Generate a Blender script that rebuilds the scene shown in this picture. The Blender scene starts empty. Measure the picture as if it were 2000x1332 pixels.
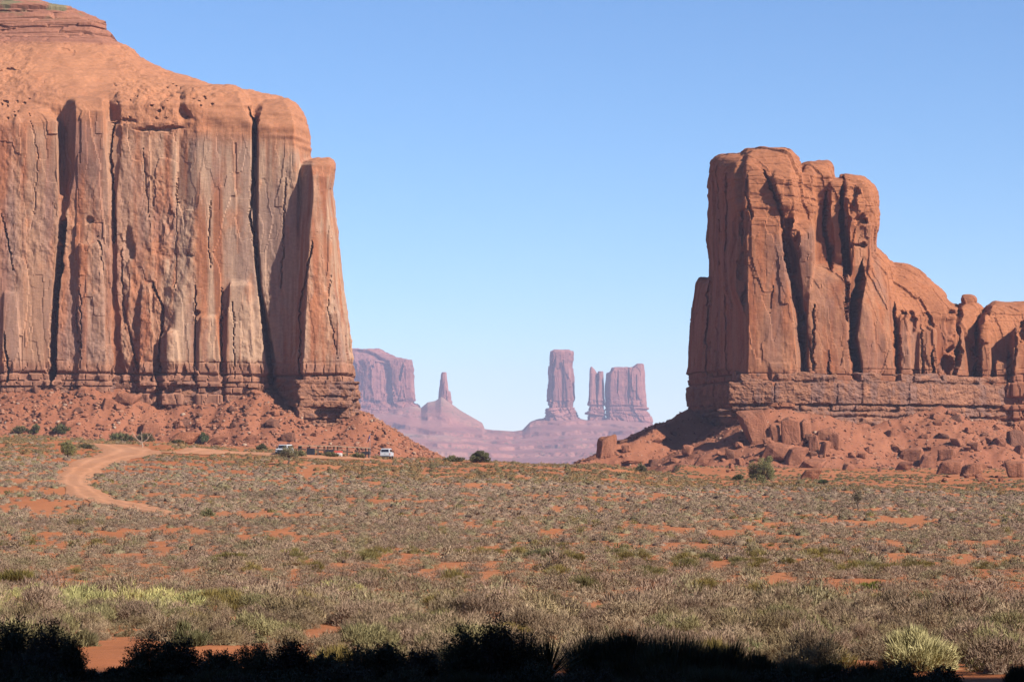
import bpy, bmesh, math, random
import numpy as np
from mathutils import Vector, Matrix
sc = bpy.context.scene
COL = sc.collection
# ------------------------------------------------------------------ camera, sky, sun, exposure
HZ = 860.0            # level horizon, in rows of the 2000x1332 photograph
F = 5000.0            # focal length in the same units (90 mm on 36 mm)
cam_d = bpy.data.cameras.new("camera"); cam = bpy.data.objects.new("camera", cam_d); COL.objects.link(cam)
cam_d.lens = 90; cam_d.sensor_width = 36; cam_d.clip_start = 0.5; cam_d.clip_end = 60000
cam_d.shift_y = (HZ - 666) / 2000.0
cam.location = (0, 0, 0); cam.rotation_euler = (math.radians(90), 0, 0)
sc.camera = cam
SUN_EL, SUN_AZ = math.radians(36), math.radians(124)      # azimuth clockwise from +Y
world = bpy.data.worlds.new("World"); sc.world = world; world.use_nodes = True
wn = world.node_tree; bg = wn.nodes["Background"]
sky = wn.nodes.new("ShaderNodeTexSky"); sky.sky_type = 'NISHITA'; sky.sun_disc = False
sky.sun_elevation = SUN_EL; sky.sun_rotation = SUN_AZ
sky.altitude = 1600; sky.air_density = 1.0; sky.dust_density = 0.0; sky.ozone_density = 8.0
wn.links.new(sky.outputs[0], bg.inputs[0]); bg.inputs[1].default_value = 0.060
sun_d = bpy.data.lights.new("sun", 'SUN'); sun = bpy.data.objects.new("sun", sun_d); COL.objects.link(sun)
sun_d.energy = 5.0; sun_d.angle = math.radians(0.5); sun_d.color = (1.0, 0.93, 0.83)
SUNV = Vector((math.sin(SUN_AZ) * math.cos(SUN_EL), math.cos(SUN_AZ) * math.cos(SUN_EL), math.sin(SUN_EL)))
sun.rotation_euler = SUNV.to_track_quat('Z', 'Y').to_euler(); sun.location = (300, -200, 260)
sc.view_settings.view_transform = 'Standard'; sc.view_settings.look = 'None'
sc.view_settings.exposure = 1.3; sc.view_settings.gamma = 1.0
sc.cycles.max_bounces = 5; sc.cycles.diffuse_bounces = 2; sc.cycles.glossy_bounces = 1
sc.cycles.transparent_max_bounces = 4; sc.cycles.volume_bounces = 0
sc.cycles.use_denoising = True; sc.cycles.denoiser = 'OPENIMAGEDENOISE'; sc.cycles.denoising_input_passes = 'RGB_ALBEDO_NORMAL'

ALB = 0.42            # scale from the written colours to true base colours
# ------------------------------------------------------------------ numpy noise
def _h(ix, iy, iz, seed):
    n = (ix.astype(np.uint32) * np.uint32(374761393) + iy.astype(np.uint32) * np.uint32(668265263)
         + iz.astype(np.uint32) * np.uint32(2147483647) + np.uint32(seed * 7919 + 12345))
    n = (n ^ (n >> np.uint32(13))) * np.uint32(1274126177)
    n = n ^ (n >> np.uint32(16))
    n = n * np.uint32(2246822519); n = n ^ (n >> np.uint32(13))
    return n.astype(np.float64) / 4294967295.0
def vn(x, y, z, seed=0):
    x, y, z = np.broadcast_arrays(np.asarray(x, float), np.asarray(y, float), np.asarray(z, float))
    ix = np.floor(x).astype(np.int64); iy = np.floor(y).astype(np.int64); iz = np.floor(z).astype(np.int64)
    fx, fy, fz = x - ix, y - iy, z - iz
    fx = fx * fx * (3 - 2 * fx); fy = fy * fy * (3 - 2 * fy); fz = fz * fz * (3 - 2 * fz)
    def c(a, b, d): return _h(ix + a, iy + b, iz + d, seed)
    x00 = c(0,0,0) * (1-fx) + c(1,0,0) * fx; x10 = c(0,1,0) * (1-fx) + c(1,1,0) * fx
    x01 = c(0,0,1) * (1-fx) + c(1,0,1) * fx; x11 = c(0,1,1) * (1-fx) + c(1,1,1) * fx
    return (x00 * (1-fy) + x10 * fy) * (1-fz) + (x01 * (1-fy) + x11 * fy) * fz      # 0..1
def fbm(x, y, z, seed=0, octs=4, gain=0.5):
    s = 0; a = 1; t = 0
    for o in range(octs):
        k = 2.03 ** o
        s = s + a * vn(np.asarray(x) * k + 17.3 * o, np.asarray(y) * k - 9.1 * o, np.asarray(z) * k + 4.7 * o, seed + o); t += a; a *= gain
    return s / t
def sst(a, b, x):
    t = np.clip((np.asarray(x, float) - a) / (b - a), 0, 1); return t * t * (3 - 2 * t)
def lerp3(c0, c1, t):
    t = np.asarray(t)[..., None]; return np.asarray(c0) * (1 - t) + np.asarray(c1) * t

# ------------------------------------------------------------------ object helpers
def mesh_np(name, V, Fc, col=None, smooth=False):
    """V (n,3) array; Fc (m,3) or (m,4) int array"""
    me = bpy.data.meshes.new(name); k = Fc.shape[1]
    me.vertices.add(len(V)); me.vertices.foreach_set("co", np.ascontiguousarray(V, dtype=np.float32).ravel())
    me.loops.add(Fc.size); me.loops.foreach_set("vertex_index", np.ascontiguousarray(Fc, dtype=np.int32).ravel())
    me.polygons.add(len(Fc)); me.polygons.foreach_set("loop_start", np.arange(0, Fc.size, k, dtype=np.int32))
    me.update(calc_edges=True)
    if col is not None: set_col(me, col)
    if smooth: me.shade_smooth()
    return me
def set_col(me, col):
    a = me.color_attributes.new("Col", 'FLOAT_COLOR', 'POINT')
    c = np.ones((len(me.vertices), 4), np.float32); c[:, :3] = np.asarray(col) * ALB
    a.data.foreach_set("color", c.ravel())
def put(name, me, mat, parent=None, loc=(0, 0, 0)):
    o = bpy.data.objects.new(name, me); COL.objects.link(o); o.location = loc
    if mat is not None: o.data.materials.append(mat)
    if parent is not None: o.parent = parent
    return o
def tag(o, label=None, cat=None, group=None, kind=None):
    if label: o["label"] = label
    if cat: o["category"] = cat
    if group: o["group"] = group
    if kind: o["kind"] = kind
    return o
def empty(name, loc, rz=0.0):
    o = bpy.data.objects.new(name, None); COL.objects.link(o); o.location = loc; o.rotation_euler = (0, 0, rz)
    o.empty_display_size = 0.5
    return o
def copy_tree(o, parent=None):
    c = o.copy(); COL.objects.link(c)
    if parent is not None: c.parent = parent
    for ch in list(o.children): copy_tree(ch, c)
    return c
def W(px, py, D): return np.array([(px - 1000) / F * D, D, (HZ - py) / F * D])

# ------------------------------------------------------------------ materials
def mat_new(name, rough=0.9, spec=0.2):
    m = bpy.data.materials.new(name); m.use_nodes = True
    b = m.node_tree.nodes["Principled BSDF"]; b.inputs["Roughness"].default_value = rough
    b.inputs["Specular IOR Level"].default_value = spec
    return m, m.node_tree, b
def rock_material(name, scale=1.0, bump=0.5, bdist=0.35, streak=0.35):
    m, nt, b = mat_new(name, 0.92, 0.1); N = nt.nodes; L = nt.links
    at = N.new("ShaderNodeVertexColor"); at.layer_name = "Col"
    geo = N.new("ShaderNodeNewGeometry")
    mp = N.new("ShaderNodeMapping"); mp.inputs["Scale"].default_value = (scale, scale, scale * 0.12)
    L.new(geo.outputs["Position"], mp.inputs[0])
    n1 = N.new("ShaderNodeTexNoise"); n1.inputs["Scale"].default_value = 1.3; n1.inputs["Detail"].default_value = 6; n1.inputs["Roughness"].default_value = 0.65
    L.new(mp.outputs[0], n1.inputs["Vector"])
    mp2 = N.new("ShaderNodeMapping"); mp2.inputs["Scale"].default_value = (scale, scale, scale * 2.2)
    L.new(geo.outputs["Position"], mp2.inputs[0])
    n2 = N.new("ShaderNodeTexNoise"); n2.inputs["Scale"].default_value = 0.9; n2.inputs["Detail"].default_value = 8; n2.inputs["Roughness"].default_value = 0.7
    L.new(mp2.outputs[0], n2.inputs["Vector"])
    r1 = N.new("ShaderNodeMapRange"); r1.inputs[1].default_value = 0.3; r1.inputs[2].default_value = 0.7
    r1.inputs[3].default_value = 1 - streak * .6; r1.inputs[4].default_value = 1 + streak * .6; L.new(n1.outputs[0], r1.inputs[0])
    r2 = N.new("ShaderNodeMapRange"); r2.inputs[1].default_value = 0.3; r2.inputs[2].default_value = 0.7
    r2.inputs[3].default_value = 0.84; r2.inputs[4].default_value = 1.16; L.new(n2.outputs[0], r2.inputs[0])
    mu = N.new("ShaderNodeMath"); mu.operation = 'MULTIPLY'; L.new(r1.outputs[0], mu.inputs[0]); L.new(r2.outputs[0], mu.inputs[1])
    vm = N.new("ShaderNodeVectorMath"); vm.operation = 'SCALE'; L.new(at.outputs[0], vm.inputs[0]); L.new(mu.outputs[0], vm.inputs["Scale"])
    L.new(vm.outputs[0], b.inputs["Base Color"])
    ad = N.new("ShaderNodeMath"); ad.operation = 'ADD'; L.new(n1.outputs[0], ad.inputs[0]); L.new(n2.outputs[0], ad.inputs[1])
    bp = N.new("ShaderNodeBump"); bp.inputs["Strength"].default_value = bump; bp.inputs["Distance"].default_value = bdist / scale
    L.new(ad.outputs[0], bp.inputs["Height"]); L.new(bp.outputs[0], b.inputs["Normal"])
    return m
def plant_material(name, vary=0.25):
    m, nt, b = mat_new(name, 0.8, 0.1); N = nt.nodes; L = nt.links
    at = N.new("ShaderNodeVertexColor"); at.layer_name = "Col"
    oi = N.new("ShaderNodeObjectInfo")
    r = N.new("ShaderNodeMapRange"); r.inputs[3].default_value = 1 - vary; r.inputs[4].default_value = 1 + vary
    L.new(oi.outputs["Random"], r.inputs[0])
    vm = N.new("ShaderNodeVectorMath"); vm.operation = 'SCALE'; L.new(at.outputs[0], vm.inputs[0]); L.new(r.outputs[0], vm.inputs["Scale"])
    L.new(vm.outputs[0], b.inputs["Base Color"])
    return m
def flat(name, c, rough=0.6, metal=0.0, nscale=3.0, namp=0.15, spec=0.3):
    m, nt, b = mat_new(name, rough, spec); N = nt.nodes; L = nt.links
    tc = N.new("ShaderNodeTexCoord"); n = N.new("ShaderNodeTexNoise"); n.inputs["Scale"].default_value = nscale; n.inputs["Detail"].default_value = 5
    L.new(tc.outputs["Object"], n.inputs["Vector"])
    r = N.new("ShaderNodeMapRange"); r.inputs[3].default_value = 1 - namp; r.inputs[4].default_value = 1 + namp; L.new(n.outputs[0], r.inputs[0])
    vm = N.new("ShaderNodeVectorMath"); vm.operation = 'SCALE'; vm.inputs[0].default_value = tuple(q * .6 for q in c); L.new(r.outputs[0], vm.inputs["Scale"])
    L.new(vm.outputs[0], b.inputs["Base Color"]); b.inputs["Metallic"].default_value = metal
    return m
M_CLIFF = rock_material("cliff_sandstone", 1.0, 0.5, 0.22, 0.26)
M_LEDGE = rock_material("ledge_siltstone", 1.2, 0.6, 0.25, 0.2)
M_FAR = rock_material("far_sandstone", 0.12, 0.6, 0.5, 0.35)
M_BENCH = rock_material("tableland_rock", 0.10, 0.35, 0.5, 0.12)
M_BOULDER = rock_material("boulder_rock", 1.6, 0.9, 0.45, 0.25)
M_SAND = rock_material("red_sand", 1.2, 0.5, 0.12, 0.10)
M_PLANT = plant_material("shrub_foliage"); M_PLANT_S = plant_material("shrub_cover", 0.0)
M_BARK = flat("juniper_bark", (0.13, 0.085, 0.06), 0.9, nscale=12, namp=0.4)
M_DEAD = flat("bleached_wood", (0.40, 0.28, 0.20), 0.85, nscale=9, namp=0.3)

# ------------------------------------------------------------------ terrain height
TX = np.array([-300, 0, 300, 500, 850, 1150, 1400, 2000, 2300.])
TD = np.array([8, 15, 20, 30, 40, 60, 80, 130, 200, 280, 340, 400, 430.])
TY = np.array([
 [2050,1650,1500,1340,1275,1190,1143,1062, 985, 918, 880, 857, 851],
 [2050,1650,1500,1340,1275,1190,1143,1063, 988, 922, 884, 860, 853],
 [2050,1650,1500,1340,1275,1190,1143,1063, 996, 938, 900, 874, 866],
 [2050,1650,1500,1340,1275,1190,1142,1062,1000, 947, 912, 888, 880],
 [2050,1650,1500,1340,1275,1188,1140,1060,1001, 952, 923, 903, 898],
 [2050,1650,1500,1340,1275,1188,1140,1060,1002, 956, 932, 914, 909],
 [2050,1650,1500,1340,1275,1190,1142,1063,1005, 966, 950, 940, 935],
 [2050,1650,1500,1345,1282,1197,1148,1068,1010, 976, 961, 948, 942],
 [2050,1650,1500,1345,1282,1197,1148,1068,1010, 976, 961, 948, 942]], float)
TZ = -(TY - HZ) / F * TD
def seg_talus(P, pts, slope):
    best = np.full(P.shape[0], -1e9)
    for a, b in zip(pts[:-1], pts[1:]):
        ax, ay, az = a; bx, by, bz = b
        dx, dy = bx - ax, by - ay; L2 = dx * dx + dy * dy + 1e-9
        t = np.clip(((P[:, 0] - ax) * dx + (P[:, 1] - ay) * dy) / L2, 0, 1)
        d = np.hypot(P[:, 0] - ax - t * dx, P[:, 1] - ay - t * dy)
        best = np.maximum(best, az + (bz - az) * t - slope * d)
    return best
TAL_L = [tuple(W(*p)) for p in [(736,0,0)][:0] + [(-400,738,664),(-250,738,660),(0,737,655),(180,742,652),(350,772,652),(430,762,651),(510,745,650),(540,778,648),(585,818,637),(640,828,636),(704,802,640),(706,798,655),(693,796,700),(680,790,760)]]
TAL_R = [tuple(W(*p)) for p in [(1120,909,640),(1240,853,655),(1345,803,674),(1352,800,700),(1352,800,712),(1345,803,674),(1400,826,668),(1440,840,645),(1500,796,641.5),(1560,796,642.5),(1640,812,645.5),(1700,820,648),(1770,810,652),(1835,784,657),(1900,814,665),(2000,826,674),(2200,828,695)]]
def G(x, y):
    """ground height"""
    x = np.asarray(x, float).ravel(); y = np.asarray(y, float).ravel()
    yy = np.maximum(y, 8.0); px = 1000 + x / yy * F
    fx = np.interp(px, TX, np.arange(len(TX))); ld = np.log(np.clip(yy, 8, 430)); fd = np.interp(ld, np.log(TD), np.arange(len(TD)))
    i = np.clip(fx.astype(int), 0, len(TX) - 2); j = np.clip(fd.astype(int), 0, len(TD) - 2)
    u = fx - i; v = fd - j; u = u * u * (3 - 2 * u)
    z = (TZ[i, j] * (1-u) + TZ[i+1, j] * u) * (1-v) + (TZ[i, j+1] * (1-u) + TZ[i+1, j+1] * u) * v
    z = np.where(y < 8, TZ[0, 0] + (8 - y) * 0.01, z)
    z = z + (fbm(x / 14, y / 14, 0, 5, 3) - .5) * np.clip(yy / 250, 0.15, 1) * 1.1 + (fbm(x / 2.5, y / 2.5, 0, 9, 3) - .5) * 0.22
    # far side of the rim: the land drops to the desert floor in the gap between the buttes
    gap = sst(690, 790, px) * (1 - sst(1190, 1330, px))
    far = sst(900, 1500, y)
    drop = sst(432, 600, y)
    z = z * (1 - np.maximum(gap * drop, far)) + (-58 + 3 * fbm(x / 300, y / 300, 0, 3, 3)) * np.maximum(gap * drop, far)
    P = np.stack([x, y], 1)
    m = (y > 420) & (y < 1500)
    if m.any():
        q = P[m]; nz = (fbm(q[:, 0] / 9, q[:, 1] / 9, 0, 31, 4) - .5) * 3.4 + (fbm(q[:, 0] / 1.6, q[:, 1] / 1.6, 0, 33, 3) - .5) * 1.1
        gul = np.abs(vn(q[:, 0] / 6, q[:, 1] / 40, 0, 77) - .5) * 1.6
        t = np.maximum(seg_talus(q, TAL_L, 0.60), seg_talus(q, TAL_R, 0.47)) + nz + gul - .8
        zz = z[m]; k = 1.2; hh = np.clip(0.5 + 0.5 * (t - zz) / k, 0, 1)
        z[m] = zz * (1 - hh) + t * hh + k * hh * (1 - hh)
    return z
def talus_amount(x, y):
    q = np.stack([np.ravel(x), np.ravel(y)], 1)
    return np.maximum(seg_talus(q, TAL_L, 0.60), seg_talus(q, TAL_R, 0.47))
def GW(px, D):
    x = (px - 1000) / F * D; return (x, D, float(G([x], [D])[0]))
def D_of(px, py, d0=30, d1=640):
    """distance at which the ground is seen at photo position px, py (first hit)"""
    D = np.linspace(d0, d1, 2400); z = G((px - 1000) / F * D, D); r = HZ - z / D * F
    k = np.argmax(r <= py); return float(D[k])

def build_ground():
    t = np.concatenate([np.linspace(-4, -0.32, 50)[:-1], np.linspace(-0.32, 0.32, 1000), np.linspace(0.32, 4, 50)[1:]])
    d = np.concatenate([[-400, -150, -60, -20, -5, 2], np.geomspace(8, 30, 25), np.geomspace(30, 120, 150)[1:], np.linspace(120, 440, 330)[1:], np.linspace(440, 720, 260)[1:],
                        np.geomspace(720, 2000, 40)[1:], np.geomspace(2000, 9200, 16)[1:]])
    T, Dd = np.meshgrid(t, d); base = np.maximum(Dd, 8) 
    X = T * np.where(np.abs(T) > 0.32, base + 60 * np.clip((np.abs(T) - .32) / 2, 0, 1), base); Y = Dd; X = np.clip(X, -4500, 4500)
    Z = G(X, Y).reshape(X.shape)
    V = np.stack([X.ravel(), Y.ravel(), Z.ravel()], 1); nx = len(t); ny = len(d)
    a = (np.arange(ny - 1)[:, None] * nx + np.arange(nx - 1)[None]).ravel()
    Fc = np.stack([a, a + 1, a + nx + 1, a + nx], 1)
    x, y, z = V.T
    px = 1000 + x / np.maximum(y, 8) * F
    n = fbm(x / 22, y / 30, 0, 41, 4); n2 = fbm(x / 2.2, y / 4, 0, 43, 3)
    c = lerp3((0.50, 0.165, 0.062), (0.60, 0.24, 0.105), np.clip(n * 1.6 - .3, 0, 1)) * (0.85 + 0.3 * n2)[:, None]
    tal = sst(-4, 2, talus_amount(x, y) - z + 2.5) * (y > 425) * (y < 1500)
    ct = lerp3((0.36, 0.125, 0.066), (0.47, 0.19, 0.105), fbm(x / 4, y / 10, z / 5, 47, 4))
    c = c * (1 - tal[:, None]) + ct * tal[:, None]
    me = mesh_np("ground", V, Fc, c, True)
    o = put("ground", me, M_SAND); tag(o, kind="structure")
build_ground()

# ------------------------------------------------------------------ rock building
def loft(bm, rows, back=720., shrink=8):
    rings = []
    K = len(rows[0][1])
    for py, pts in rows:
        P = [W(p, py, D) for p, D in pts]
        pc = 0.5 * (pts[0][0] + pts[-1][0]); s = shrink
        l = min(pts[0][0] + s, pc); r = max(pts[-1][0] - s, pc)
        P += [W(r, py, back), W(l, py, back)]
        rings.append([bm.verts.new(p) for p in P])
    n = K + 2
    for a, b in zip(rings[:-1], rings[1:]):
        for i in range(n):
            j = (i + 1) % n
            bm.faces.new((a[i], a[j], b[j], b[i]))
    bm.faces.new(rings[0][::-1]); bm.faces.new(rings[-1])
def remesh(bm, voxel, smooth=0, name="t"):
    bmesh.ops.recalc_face_normals(bm, faces=bm.faces[:])
    me = bpy.data.meshes.new(name); bm.to_mesh(me); bm.free()
    o = bpy.data.objects.new(name, me); COL.objects.link(o)
    m = o.modifiers.new("r", 'REMESH'); m.mode = 'VOXEL'; m.voxel_size = voxel
    if smooth:
        s = o.modifiers.new("s", 'SMOOTH'); s.iterations = smooth; s.factor = 0.5
    dg = bpy.context.evaluated_depsgraph_get(); dg.update()
    out = bpy.data.meshes.new_from_object(o.evaluated_get(dg))
    bpy.data.objects.remove(o); bpy.data.meshes.remove(me)
    return out
def mco(me):
    a = np.empty(len(me.vertices) * 3, np.float32); me.vertices.foreach_get("co", a); return a.reshape(-1, 3).astype(np.float64)
def mno(me):
    a = np.empty(len(me.vertices) * 3, np.float32); me.vertices.foreach_get("normal", a); return a.reshape(-1, 3).astype(np.float64)
def cracks_depth(px, py, cracks, seed=0, wob=2.0):
    d = np.zeros(len(px))
    for k, (pl, w, dep) in enumerate(cracks):
        q = np.array(pl, float); q = q[np.argsort(q[:, 1])]
        y0, y1 = q[0, 1], q[-1, 1]
        m = (py > y0 - 12) & (py < y1 + 12) & (px > q[:, 0].min() - 30) & (px < q[:, 0].max() + 30)
        if not m.any(): continue
        yy = py[m]; xc = np.interp(yy, q[:, 1], q[:, 0]) + (vn(yy / 9.0, k * 3.1, 0, seed) - .5) * 2 * wob + (vn(yy / 2.5, k * 1.7, 0, seed + 5) - .5) * wob
        ww = w * (0.6 + 0.8 * vn(yy / 14.0, k * 5.3, 1, seed + 3)) * sst(y0 - 12, y0 + 14, yy) * (1 - sst(y1 - 8, y1 + 12, yy)) + 0.01
        e = np.clip(1.15 - np.abs(px[m] - xc) / ww, 0, 1)
        d[m] = np.maximum(d[m], dep * e ** 0.8)
    return d
def alcove_depth(px, py, al):
    d = np.zeros(len(px))
    for (cx, cy, rx, ry, dep) in al:
        u = (px - cx) / rx; v = (py - cy) / ry
        r = np.sqrt(u * u + v * v + 0.25 * u * v)
        e = 1 - sst(0.65, 1.05, r)
        e = e * np.where(v < 0, 1, 1 - 0.45 * np.clip(v, 0, 1))
        d = np.maximum(d, dep * e)
    return d
def slabs(x, y, z, seed, sx=7., sz=24., n=5, amp=1.0):
    """sharp-edged joint slabs: every cell of a stretched Voronoi pattern has its own offset and tilt"""
    u = (x + .9 * y) / sx + (fbm(x / sx, y / sx, z / sz * 2, seed + 1, 2) - .5) * .5
    v = z / sz + .23 * np.floor(u) + (vn(x / sx / 2, y / sx / 2, z / sz * 3, seed + 2) - .5) * .3
    iu = np.floor(u).astype(np.int64); iv = np.floor(v).astype(np.int64)
    best = np.full(len(u), 1e9); off = np.zeros(len(u)); zero = np.zeros_like(iu)
    for du in (-1, 0, 1):
        for dv in (-1, 0, 1):
            a, b = iu + du, iv + dv
            cu = a + .15 + .7 * _h(a, b, zero, seed + 3); cv = b + .15 + .7 * _h(a, b, zero, seed + 4)
            d = np.abs(u - cu) * 1.0 + np.abs(v - cv) * .8; m = d < best
            o = (_h(a, b, zero, seed + 5) - .5) + (u - cu) * (_h(a, b, zero, seed + 6) - .5) * 1.3 + (v - cv) * (_h(a, b, zero, seed + 7) - .5) * .8
            off = np.where(m, o, off); best = np.where(m, d, best)
    return (off + .5) * n * amp
def strata(x, z, T, bw, seed, amp):
    L = z / T + 0.35 * (vn(x / 30, z / 9, 0, seed) - .5) * 2; L = L + 0.35 * np.sin(L * 1.7)
    k = np.floor(L); f = L - k
    hk = _h(k.astype(np.int64), np.zeros(len(z), np.int64), np.zeros(len(z), np.int64), seed)
    J = x / bw / (0.6 + 0.8 * hk) + hk * 7.3 + (vn(x / bw, z / T, 0, seed + 1) - .5) * .6; j = np.floor(J); g = J - j
    hj = _h(k.astype(np.int64), j.astype(np.int64), np.zeros(len(z), np.int64), seed + 2)
    groove = np.maximum(1 - sst(0, .16, np.minimum(f, 1 - f)), 0.6 * (1 - sst(0, .07, np.minimum(g, 1 - g))))
    return amp * (hk - .5) * 1.2 + amp * (hj - .5) * 1.1 - groove * amp * 0.7
ORANGE = (0.47, 0.175, 0.082); DEEP = (0.36, 0.125, 0.062); TAN = (0.54, 0.315, 0.20); VARN = (0.29, 0.165, 0.135); PALE = (0.56, 0.25, 0.13)
def cliff_color(x, y, z, px, py, rim, base, tan_f, seed):
    """rim, base: arrays of photo rows; varnish streaks only on the sheer wall between them"""
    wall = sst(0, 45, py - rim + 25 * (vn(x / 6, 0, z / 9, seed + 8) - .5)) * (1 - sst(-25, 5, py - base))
    big = fbm(x / 16, y / 16, z / 30, seed, 4)
    c = lerp3(DEEP, ORANGE, np.clip(big * 2.4 - .7, 0, 1))
    c = c * (1 - .0)
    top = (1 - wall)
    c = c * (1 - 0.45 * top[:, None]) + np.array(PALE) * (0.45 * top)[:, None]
    st = fbm(x / 1.9, y / 1.9, z / 34, seed + 11, 4, .6); st2 = fbm(x / 5.5, y / 5.5, z / 45, seed + 14, 3)
    tmask = np.clip((st * .55 + st2 * .45 - .40) * 6.5, 0, 1) * wall * tan_f
    c = c * (1 - tmask[:, None]) + np.array(TAN) * tmask[:, None]
    v1 = fbm(x / 2.6, y / 2.6, z / 60, seed + 21, 4, .6); v2 = fbm(x / 10, y / 10, z / 26, seed + 25, 3)
    vm = np.clip((v1 * .5 + v2 * .5 - .47) * 6, 0, 1) * wall * .55
    c = c * (1 - vm[:, None]) + np.array(VARN) * vm[:, None]
    pk = np.clip((fbm(x / 3.0, y / 3, z / 8, seed + 31, 4) - .6) * 8, 0, 1) * .5
    c = c * (1 - pk[:, None]) + np.array(ORANGE) * 1.15 * pk[:, None]
    return c
def finish_rock(name, me, V, col, mat, parent, smooth=False):
    base = parent.location if parent else Vector((0, 0, 0))
    V = V - np.array(base)
    me.vertices.foreach_set("co", V.astype(np.float32).ravel()); me.update()
    set_col(me, col)
    if smooth: me.shade_smooth()
    else: me.shade_flat()
    return put(name, me, mat, parent)

def E(b, pts): return (b, pts)
# ---------------- left butte
def left_butte():
    root = empty("sandstone_butte", (-80, 655, 0))
    tag(root, "huge flat-topped red butte with sheer streaked cliff, cut off at left", "butte")
    bm = bmesh.new()
    B = -240
    loft(bm, [
      (-40,[(B,735),(-200,730),(-160,728),(-110,730),(-100,734)]),
      (-10,[(B,720),(-150,714),(-80,713),(-20,713),(10,720)]),
      (5,  [(B,712),(-100,709),(0,708),(50,709),(85,716)]),
      (16, [(B,708),(-100,706),(0,705),(100,706),(130,712)]),
      (36, [(B,706),(0,704),(90,703),(160,704),(185,710)]),
      (44, [(B,702),(0,700),(90,699),(180,699),(206,706)]),
      (60, [(B,701),(0,699),(90,698),(175,699),(208,705)]),
      (76, [(B,697),(0,694),(110,693),(200,695),(226,702)]),
      (90, [(B,693),(0,690),(110,689),(205,692),(240,700)]),
      (110,[(B,687),(0,682),(120,682),(235,687),(272,697)]),
      (127,[(B,681),(0,676),(130,677),(255,683),(297,694)]),
      (143,[(B,676),(0,671),(140,671),(285,678),(330,690)]),
      (160,[(B,671),(0,666),(150,666),(340,673),(392,687)]),
      (172,[(B,667),(0,663),(160,662),(375,668),(432,684)]),
      (180,[(B,665),(0,661),(170,660),(425,664),(482,680)]),
      (190,[(B,663),(0,659),(190,658),(500,662),(553,676)]),
      (210,[(B,660),(0,657),(210,656),(525,659),(575,672)]),
      (250,[(B,658),(0,656),(230,655),(550,657),(598,668)]),
      (300,[(B,657),(0,655),(250,655),(560,656),(607,666)]),
      (400,[(B,657),(0,655),(250,655),(560,656),(611,664)]),
      (740,[(B,657),(0,655),(250,655),(590,655),(640,662)]),
      (930,[(B,657),(0,655),(250,655),(610,655),(670,662)])], 790, 30)
    loft(bm, [(196,[(B,662),(-60,659),(60,659),(104,661)]), (214,[(B,657),(-60,654),(70,654),(117,658)]), (238,[(B,653),(-60,651),(110,650.6),(122,656)]), (275,[(B,652),(-60,650.4),(112,649.6),(124,656)]),
              (430,[(B,652),(-60,650),(116,649.8),(121,655)]), (560,[(B,652),(-60,650),(105,649.4),(110,655)]), (740,[(B,652),(-60,649.6),(96,649),(101,655)]), (930,[(B,652),(-60,649.6),(88,649),(99,655)])], 700, 4)
    loft(bm, [(189,[(145,661),(158,657),(190,657),(202,661)]), (197,[(128,660),(148,652),(200,651),(210,658)]), (215,[(124,656),(146,648.6),(202,648.8),(214,653)]),
              (280,[(126,656),(145,648.8),(204,649.3),(216,653)]), (345,[(136,655),(142,650.2),(212,650),(219,653)]), (430,[(121,655),(125,650),(213,650),(220,653)]),
              (560,[(110,656),(114,649.2),(216,649.6),(222,655)]), (740,[(101,656),(106,648.7),(218,649.4),(225,655)]), (930,[(103,656),(108,648.5),(216,649),(226,655)])], 700, 4)
    loft(bm, [(185,[(218,662),(235,658),(345,658),(362,662)]), (205,[(216,656),(235,652),(345,652),(368,655)]), (240,[(216,654),(235,650.3),(348,650.2),(372,653)]), (262,[(222,654),(238,650.8),(345,650.7),(368,653)]), (400,[(221,655),(226,650.6),(340,650.4),(356,653)]), (560,[(223,655),(228,650.3),(338,650.2),(350,654)]), (740,[(228,655),(240,650.5),(320,650),(330,655)]), (930,[(228,655),(240,650.5),(320,650),(330,655)])], 700, 4)
    loft(bm, [(168,[(362,668),(390,664),(440,664),(460,669)]), (182,[(345,662),(365,656),(465,656),(482,662)]), (205,[(342,655),(362,651),(475,651.4),(492,655)]),
              (240,[(330,652.4),(385,649.8),(490,649.2),(496,654)]), (400,[(326,651.6),(388,648.6),(491,648.4),(496,655)]), (520,[(312,651.4),(370,648.2),(497,648.2),(502,655)]), (620,[(300,651),(345,648),(509,648.2),(515,656)]),
              (740,[(292,651),(330,647.4),(526,648.2),(533,656)]), (930,[(306,655),(322,647),(512,648),(530,656)])], 700, 4)
    loft(bm, [(193,[(512,668),(525,664),(550,664),(562,670)]), (203,[(496,664),(512,656),(560,656),(578,668)]), (218,[(493,658),(508,652),(570,651),(590,664)]), (250,[(498,655),(505,649),(575,648),(600,662)]),
              (310,[(498,656),(505,648.6),(578,647.4),(608,661)]), (440,[(496,656),(503,648.6),(580,647.4),(612,661)]), (560,[(505,656),(512,648.6),(585,647.4),(618,660)]), (740,[(534,656),(541,648.6),(595,647.4),(640,660)]), (930,[(535,656),(550,648),(600,647),(650,660)])], 700, 4)
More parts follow.
